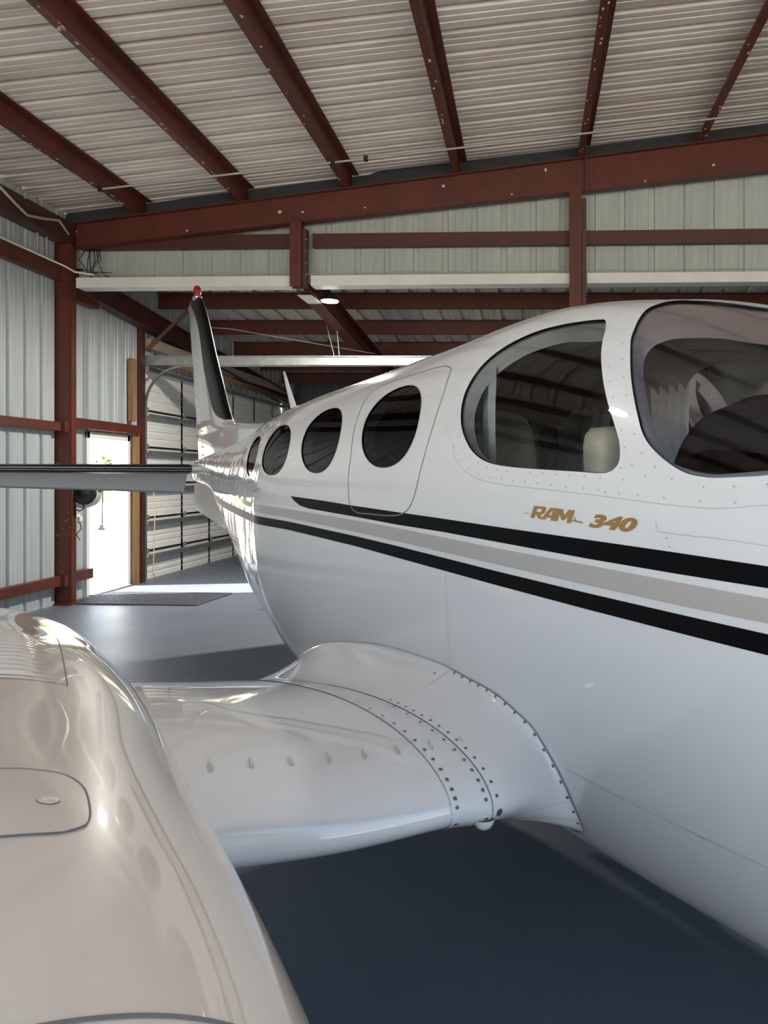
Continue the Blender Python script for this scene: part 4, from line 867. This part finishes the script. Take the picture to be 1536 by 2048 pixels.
fair = MB(); ff = np.concatenate([np.linspace(0, .9, 50), np.linspace(.905, 1, 30)]); hh_ = np.linspace(0, 1, 26)
for tp_ in (True, False): fair.grid(np.array([fairpt(tp_, ff, np.full(len(ff), a)) for a in hh_]), 0, True, flip=not tp_)
def fairn(tp_, f, h):
    e = 1e-3; p = fairpt(tp_, [f], [h])[0]; a = fairpt(tp_, [f], [min(h + e, 1)])[0] - fairpt(tp_, [f], [max(h - e, 0)])[0]; b = fairpt(tp_, [min(f + e, 1)], [h])[0] - fairpt(tp_, [max(f - e, 0)], [h])[0]
    n_ = np.cross(a, b); n_ /= np.linalg.norm(n_) + 1e-12
    if n_ @ (p - np.array([0, 0, CH])) > 0: n_ = -n_
    return p, n_
def fdot(tp_, f, h, r, m):
    p, n_ = fairn(tp_, f, h); p = Vector(p) + Vector(n_) * .0012; n_ = Vector(n_); a = n_.orthogonal().normalized(); b = n_.cross(a)
    fair.add([p + (a * math.cos(k) + b * math.sin(k)) * r for k in [j * math.pi / 4 for j in range(8)]], [tuple(range(8))], m)
def fline(pts, w, m):
    A_ = []; B_ = []
    Pn = [fairn(*p) for p in pts]
    for k, (p, n_) in enumerate(Pn):
        d = Pn[min(k + 1, len(Pn) - 1)][0] - Pn[max(k - 1, 0)][0]; sdv = np.cross(d, n_); sdv /= np.linalg.norm(sdv) + 1e-12
        A_.append(p + n_ * .0009 + sdv * w / 2); B_.append(p + n_ * .0009 - sdv * w / 2)
    fair.grid(np.array([A_, B_]), m, True)
def f_at(tgt):   # fraction along the top root line at a station
    rt_ = catmull(rtop, 10, False); sr = np.concatenate([[0], np.cumsum(np.linalg.norm(np.diff(rt_, axis=0), axis=1))]); sr /= sr[-1]
    k = int(np.argmin(abs(rt_[:, 0] - tgt))); return sr[k]
f0 = f_at(-2.194)
fline([(True, f, .006) for f in np.linspace(f0, 1, 50)], .0026, 2); fline([(False, 1 - f, .006) for f in np.linspace(0, .10, 16)], .0026, 2)
fline([(True, f, .004) for f in np.linspace(.35, f0, 40)], .0014, 3)
fline([(True, f0 - .02 * h - .06 * h * h, h) for h in np.linspace(.005, .55, 16)], .0020, 3)
for k in range(13): fdot(True, f0 + .012 + (1 - f0 - .02) * k / 12, .075, .0052, 1)
for k in range(4): fdot(False, 1 - .012 - .020 * k, .075, .0052, 1)
for k in range(14): fdot(True, .985 - .30 * (k / 13) ** 1.1 * 1.0, .94, .0048, 1)
fdot(False, .995, .93, .0105, 1); fdot(True, f0 - .03, .28, .005, 1)
fline([(True, f, .995) for f in np.linspace(.45, 1, 60)], .0030, 2); fline([(False, 1 - f, .995) for f in np.linspace(0, .1, 14)], .0030, 2)
fline([(False, .985 - .01 * math.sin(h * 3), h) for h in np.linspace(.02, .95, 24)], .0012, 3)
fair_o = fair.build('wing_fairing', [M_paint, M_rivet, M_line, M_lineL], parent=plane)
bl = MB(); c = Vector(wpt(-1.03, .012, False, 0)); bl.lathe(c + Vector((0, 0, .012)), (0, 0, -1), [(.028, 0), (.026, .012), (.018, .024), (0, .03)], 16); bl.build('drain_blister', M_paint, parent=plane)
# vortex generators
for u_, x_ in ((-.455, .095), (-.54, .095), (-.625, .095), (-.71, .095), (-.795, .095), (-.88, .095), (-.97, .095), (-1.07, .095)):
    c = Vector(wpt(u_, x_, True, .0)); v_ = MB(); a = Vector(L(u_ + .006, 0, 0)) * 0; d_ = (HV * .016 + SV * .004); up_ = Vector((0, 0, .014))
    sd_ = SV * .001
    tri = [c + d_, c - d_, c - d_ + up_ * .9, c - d_ * .2 + up_ * .9]
    v_.add([p + sd_ for p in tri] + [p - sd_ for p in tri], [(0, 1, 2, 3), (7, 6, 5, 4), (0, 3, 7, 4), (2, 6, 7, 3), (1, 5, 6, 2)]); bs = HV.cross(Vector((0, 0, 1)))
    v_.add([c + d_ * 1.1 + sd_ * 5, c - d_ * 1.1 + sd_ * 5, c - d_ * 1.1 - sd_ * 5, c + d_ * 1.1 - sd_ * 5], [(0, 1, 2, 3)]); v_.build('vortex_generator', M_vg, parent=plane)
# port wing (unseen side, plain)
pw = MB(); R_ = []
for u in np.linspace(-1.33, 2.2, 30):
    x = np.linspace(0, 1, 30) ** 2; r = np.concatenate([wing_row(u, x[::-1], True), wing_row(u, x[1:], False)]); 
    lu = r[:, 0] * NX + r[:, 1] * NY; tt = r[:, 0] * HX + r[:, 1] * HY; R_.append(L(2 * UC - lu, tt, r[:, 2]))
pw.grid(np.array(R_)); pw.build('wing', M_paint, parent=plane)
# --- nacelle
NT = [-4.2, -3.4, -2.9, -2.5, -2.1, -1.7, -1.3, -.9, -.5, -.25, -.15]
NW = [.06, .300, .393, .447, .456, .443, .426, .41, .374, .30, .17]
NTP = [1.02, 1.166, 1.248, 1.308, 1.33, 1.358, 1.335, 1.322, 1.261, 1.19, 1.08]
NBT = [.98, .90, .80, .70, .62, .58, .56, .56, .60, .68, .80]
UN = .10; NZC = .92; NN = 2.5
def nac(t, th, off=0., u0=UN):
    W = pchip(t, NT, NW); tp = pchip(t, NT, NTP); bt = pchip(t, NT, NBT); zc = np.minimum(NZC, tp) ; zc = np.where(t < -3.9, .99, zc)
    c = np.cos(th); s = np.sin(th)
    return np.stack(np.broadcast_arrays(u0 - (W + off) * np.sign(s) * np.abs(s) ** (2 / NN), t, zc + np.where(c >= 0, tp - zc + off, bt - zc - off) * np.abs(c) ** (2 / NN)), -1)
def nacw(t, th, off=0., u0=UN): q = nac(t, th, off, u0); return L(q[..., 0], q[..., 1], q[..., 2])
def nshell(t0, t1, n=80, u0=UN):
    th = np.linspace(-np.pi, np.pi, 161); th = np.sign(th) * np.pi * (np.abs(th) / np.pi); m_ = MB(); m_.grid(np.array([nacw(t, th, 0, u0) for t in np.linspace(t0, t1, n)]), flip=False); return m_

nb = nshell(-4.2, -.62, 90)
def ndec(mbx, pts, w, m, off=.0009):           # thin line through (t, angle) points on the cowling
    P = np.array(pts, float); sc_ = np.array([1, .42]); d = np.gradient(P * sc_, axis=0); d /= np.linalg.norm(d, axis=1, keepdims=True) + 1e-12; nn = np.stack([-d[:, 1], d[:, 0]], -1) * w / 2 / sc_
    A = P + nn; B = P - nn; mbx.grid(np.array([nacw(A[:, 0], A[:, 1], off), nacw(B[:, 0], B[:, 1], off)]), m, True)
L_ = lambda a, b, n=20: [tuple(np.array(a) + (np.array(b) - np.array(a)) * k / n) for k in range(n + 1)]
ndec(nb, [(-.6215, a) for a in np.linspace(-1.45, 1.45, 120)], .0045, 1)
ndec(nb, L_((-1.445, -.6), (-1.455, .466)), .0022, 1); ndec(nb, L_((-1.455, .466), (-2.054, .508), 30), .0018, 1); ndec(nb, L_((-2.0, .50), (-1.86, .2)) + L_((-1.86, .2), (-1.86, -.6)), .0014, 2)
nac_o = nb.build('engine_nacelle', [M_nac, M_line, M_lineL], parent=plane)
nbw = MB(); nbw.grid(np.array([nacw(t, np.linspace(-np.pi, np.pi, 161)) for t in np.linspace(-.62, -.15, 24)]))
e_ = nacw(-.15, np.linspace(-np.pi, np.pi, 161)[:-1]); nbw.add(e_, [tuple(range(160))]); nbw.build('nose_bowl', M_nac, parent=nac_o)
lv = MB(); ths = np.linspace(-.46, .40, 40)
for k in range(14):
    t0 = -1.475 - k * .0275; R_ = []
    for dt, of in ((0, .0004), (-.005, .0050), (-.012, .0062), (-.020, .0036), (-.0265, .0004)):
        fade = np.clip((.40 - np.abs(ths + .03)) / .06, 0, 1); fade = fade * fade * (3 - 2 * fade)
        R_.append(nacw(t0 + dt, ths, of * fade + .0003))
    lv.grid(np.array(R_))
lv.build('louvre_panel', M_nac, parent=nac_o)
pp = catmull([(-1.051, .23), (-1.045, .31), (-1.038, .365), (-1.024, .398), (-1.004, .418), (-.978, .426), (-.929, .423), (-.898, .408), (-.883, .375), (-.874, .331), (-.872, .225), (-.872, -.15), (-.885, -.24), (-.93, -.28), (-1.0, -.28), (-1.04, -.24), (-1.051, -.15)], 8)
ad = MB(); c_ = np.array([-.962, .08]); rg = [nacw(c_[0] + (pp[:, 0] - c_[0]) * f, c_[1] + (pp[:, 1] - c_[1]) * f, .0012) for f in (1, .97, .8, .6, .4, .2, .02)]
rg = [np.vstack([r, r[:1]]) for r in rg]; ad.grid(np.array(rg)); ad_o = ad.build('access_door', M_nac, parent=nac_o)
al = MB(); P_ = np.vstack([pp, pp[:1]]); sc_ = np.array([1, .42]); d_ = np.gradient(P_ * sc_, axis=0); d_ /= np.linalg.norm(d_, axis=1, keepdims=True) + 1e-9; nn_ = np.stack([-d_[:, 1], d_[:, 0]], -1) * .0011 / sc_
al.grid(np.array([nacw((P_ + nn_)[:, 0], (P_ + nn_)[:, 1], .0017), nacw((P_ - nn_)[:, 0], (P_ - nn_)[:, 1], .0017)])); al.build('door_gap', M_line, parent=ad_o)
bt_ = MB(); pc = Vector(nacw(-.953, np.array([.326]), .0012)[0]); ax = (Vector(nacw(-.953, np.array([.34]), 0)[0]) - Vector(nacw(-.953, np.array([.31]), 0)[0])).cross(HV).normalized()
if ax.z < 0: ax = -ax
bt_.lathe(pc, ax, [(.0105, .0), (.0105, .0010), (.0095, .0012), (.0092, .0003), (.0, .0006)], 32); bo_ = bt_.build('latch_button', M_nac, parent=ad_o)
bt_ = MB(); bt_.lathe(pc, ax, [(.0112, .0003), (.0103, .0007)], 32); bt_.build('button_rim', M_line, parent=bo_)
po = MB(); po.grid(np.array([nacw(t, np.linspace(-np.pi, np.pi, 81), 0, 2 * UC - UN) for t in np.linspace(-4.2, -.15, 60)])); po.build('engine_nacelle', M_nac, parent=plane)
# landing gear
def gear(u, t, r=.25, top=.8):
    c = Vector(L(u, t, r)); g = MB(); g.lathe(c, tuple(SV), [(0, -.08), (r * .55, -.09), (r * .9, -.08), (r, -.04), (r, .04), (r * .9, .08), (r * .55, .09), (0, .08)], 32); w__ = g.build('wheel', M_tyre, parent=plane)
    g = MB(); g.tube([c + SV * -.12, c + SV * -.12 + Vector((0, 0, .25)), c + SV * -.12 + Vector((0, 0, top - r))], [.03, .035, .045], 12); g.tube([c, c + SV * -.12], .03, 10); g.build('gear_strut', M_silver, parent=plane)
gear(.55, -2.75, .25, .98); gear(2 * UC - .55, -2.75, .25, .98); gear(UC + .12, .9, .2, .72)
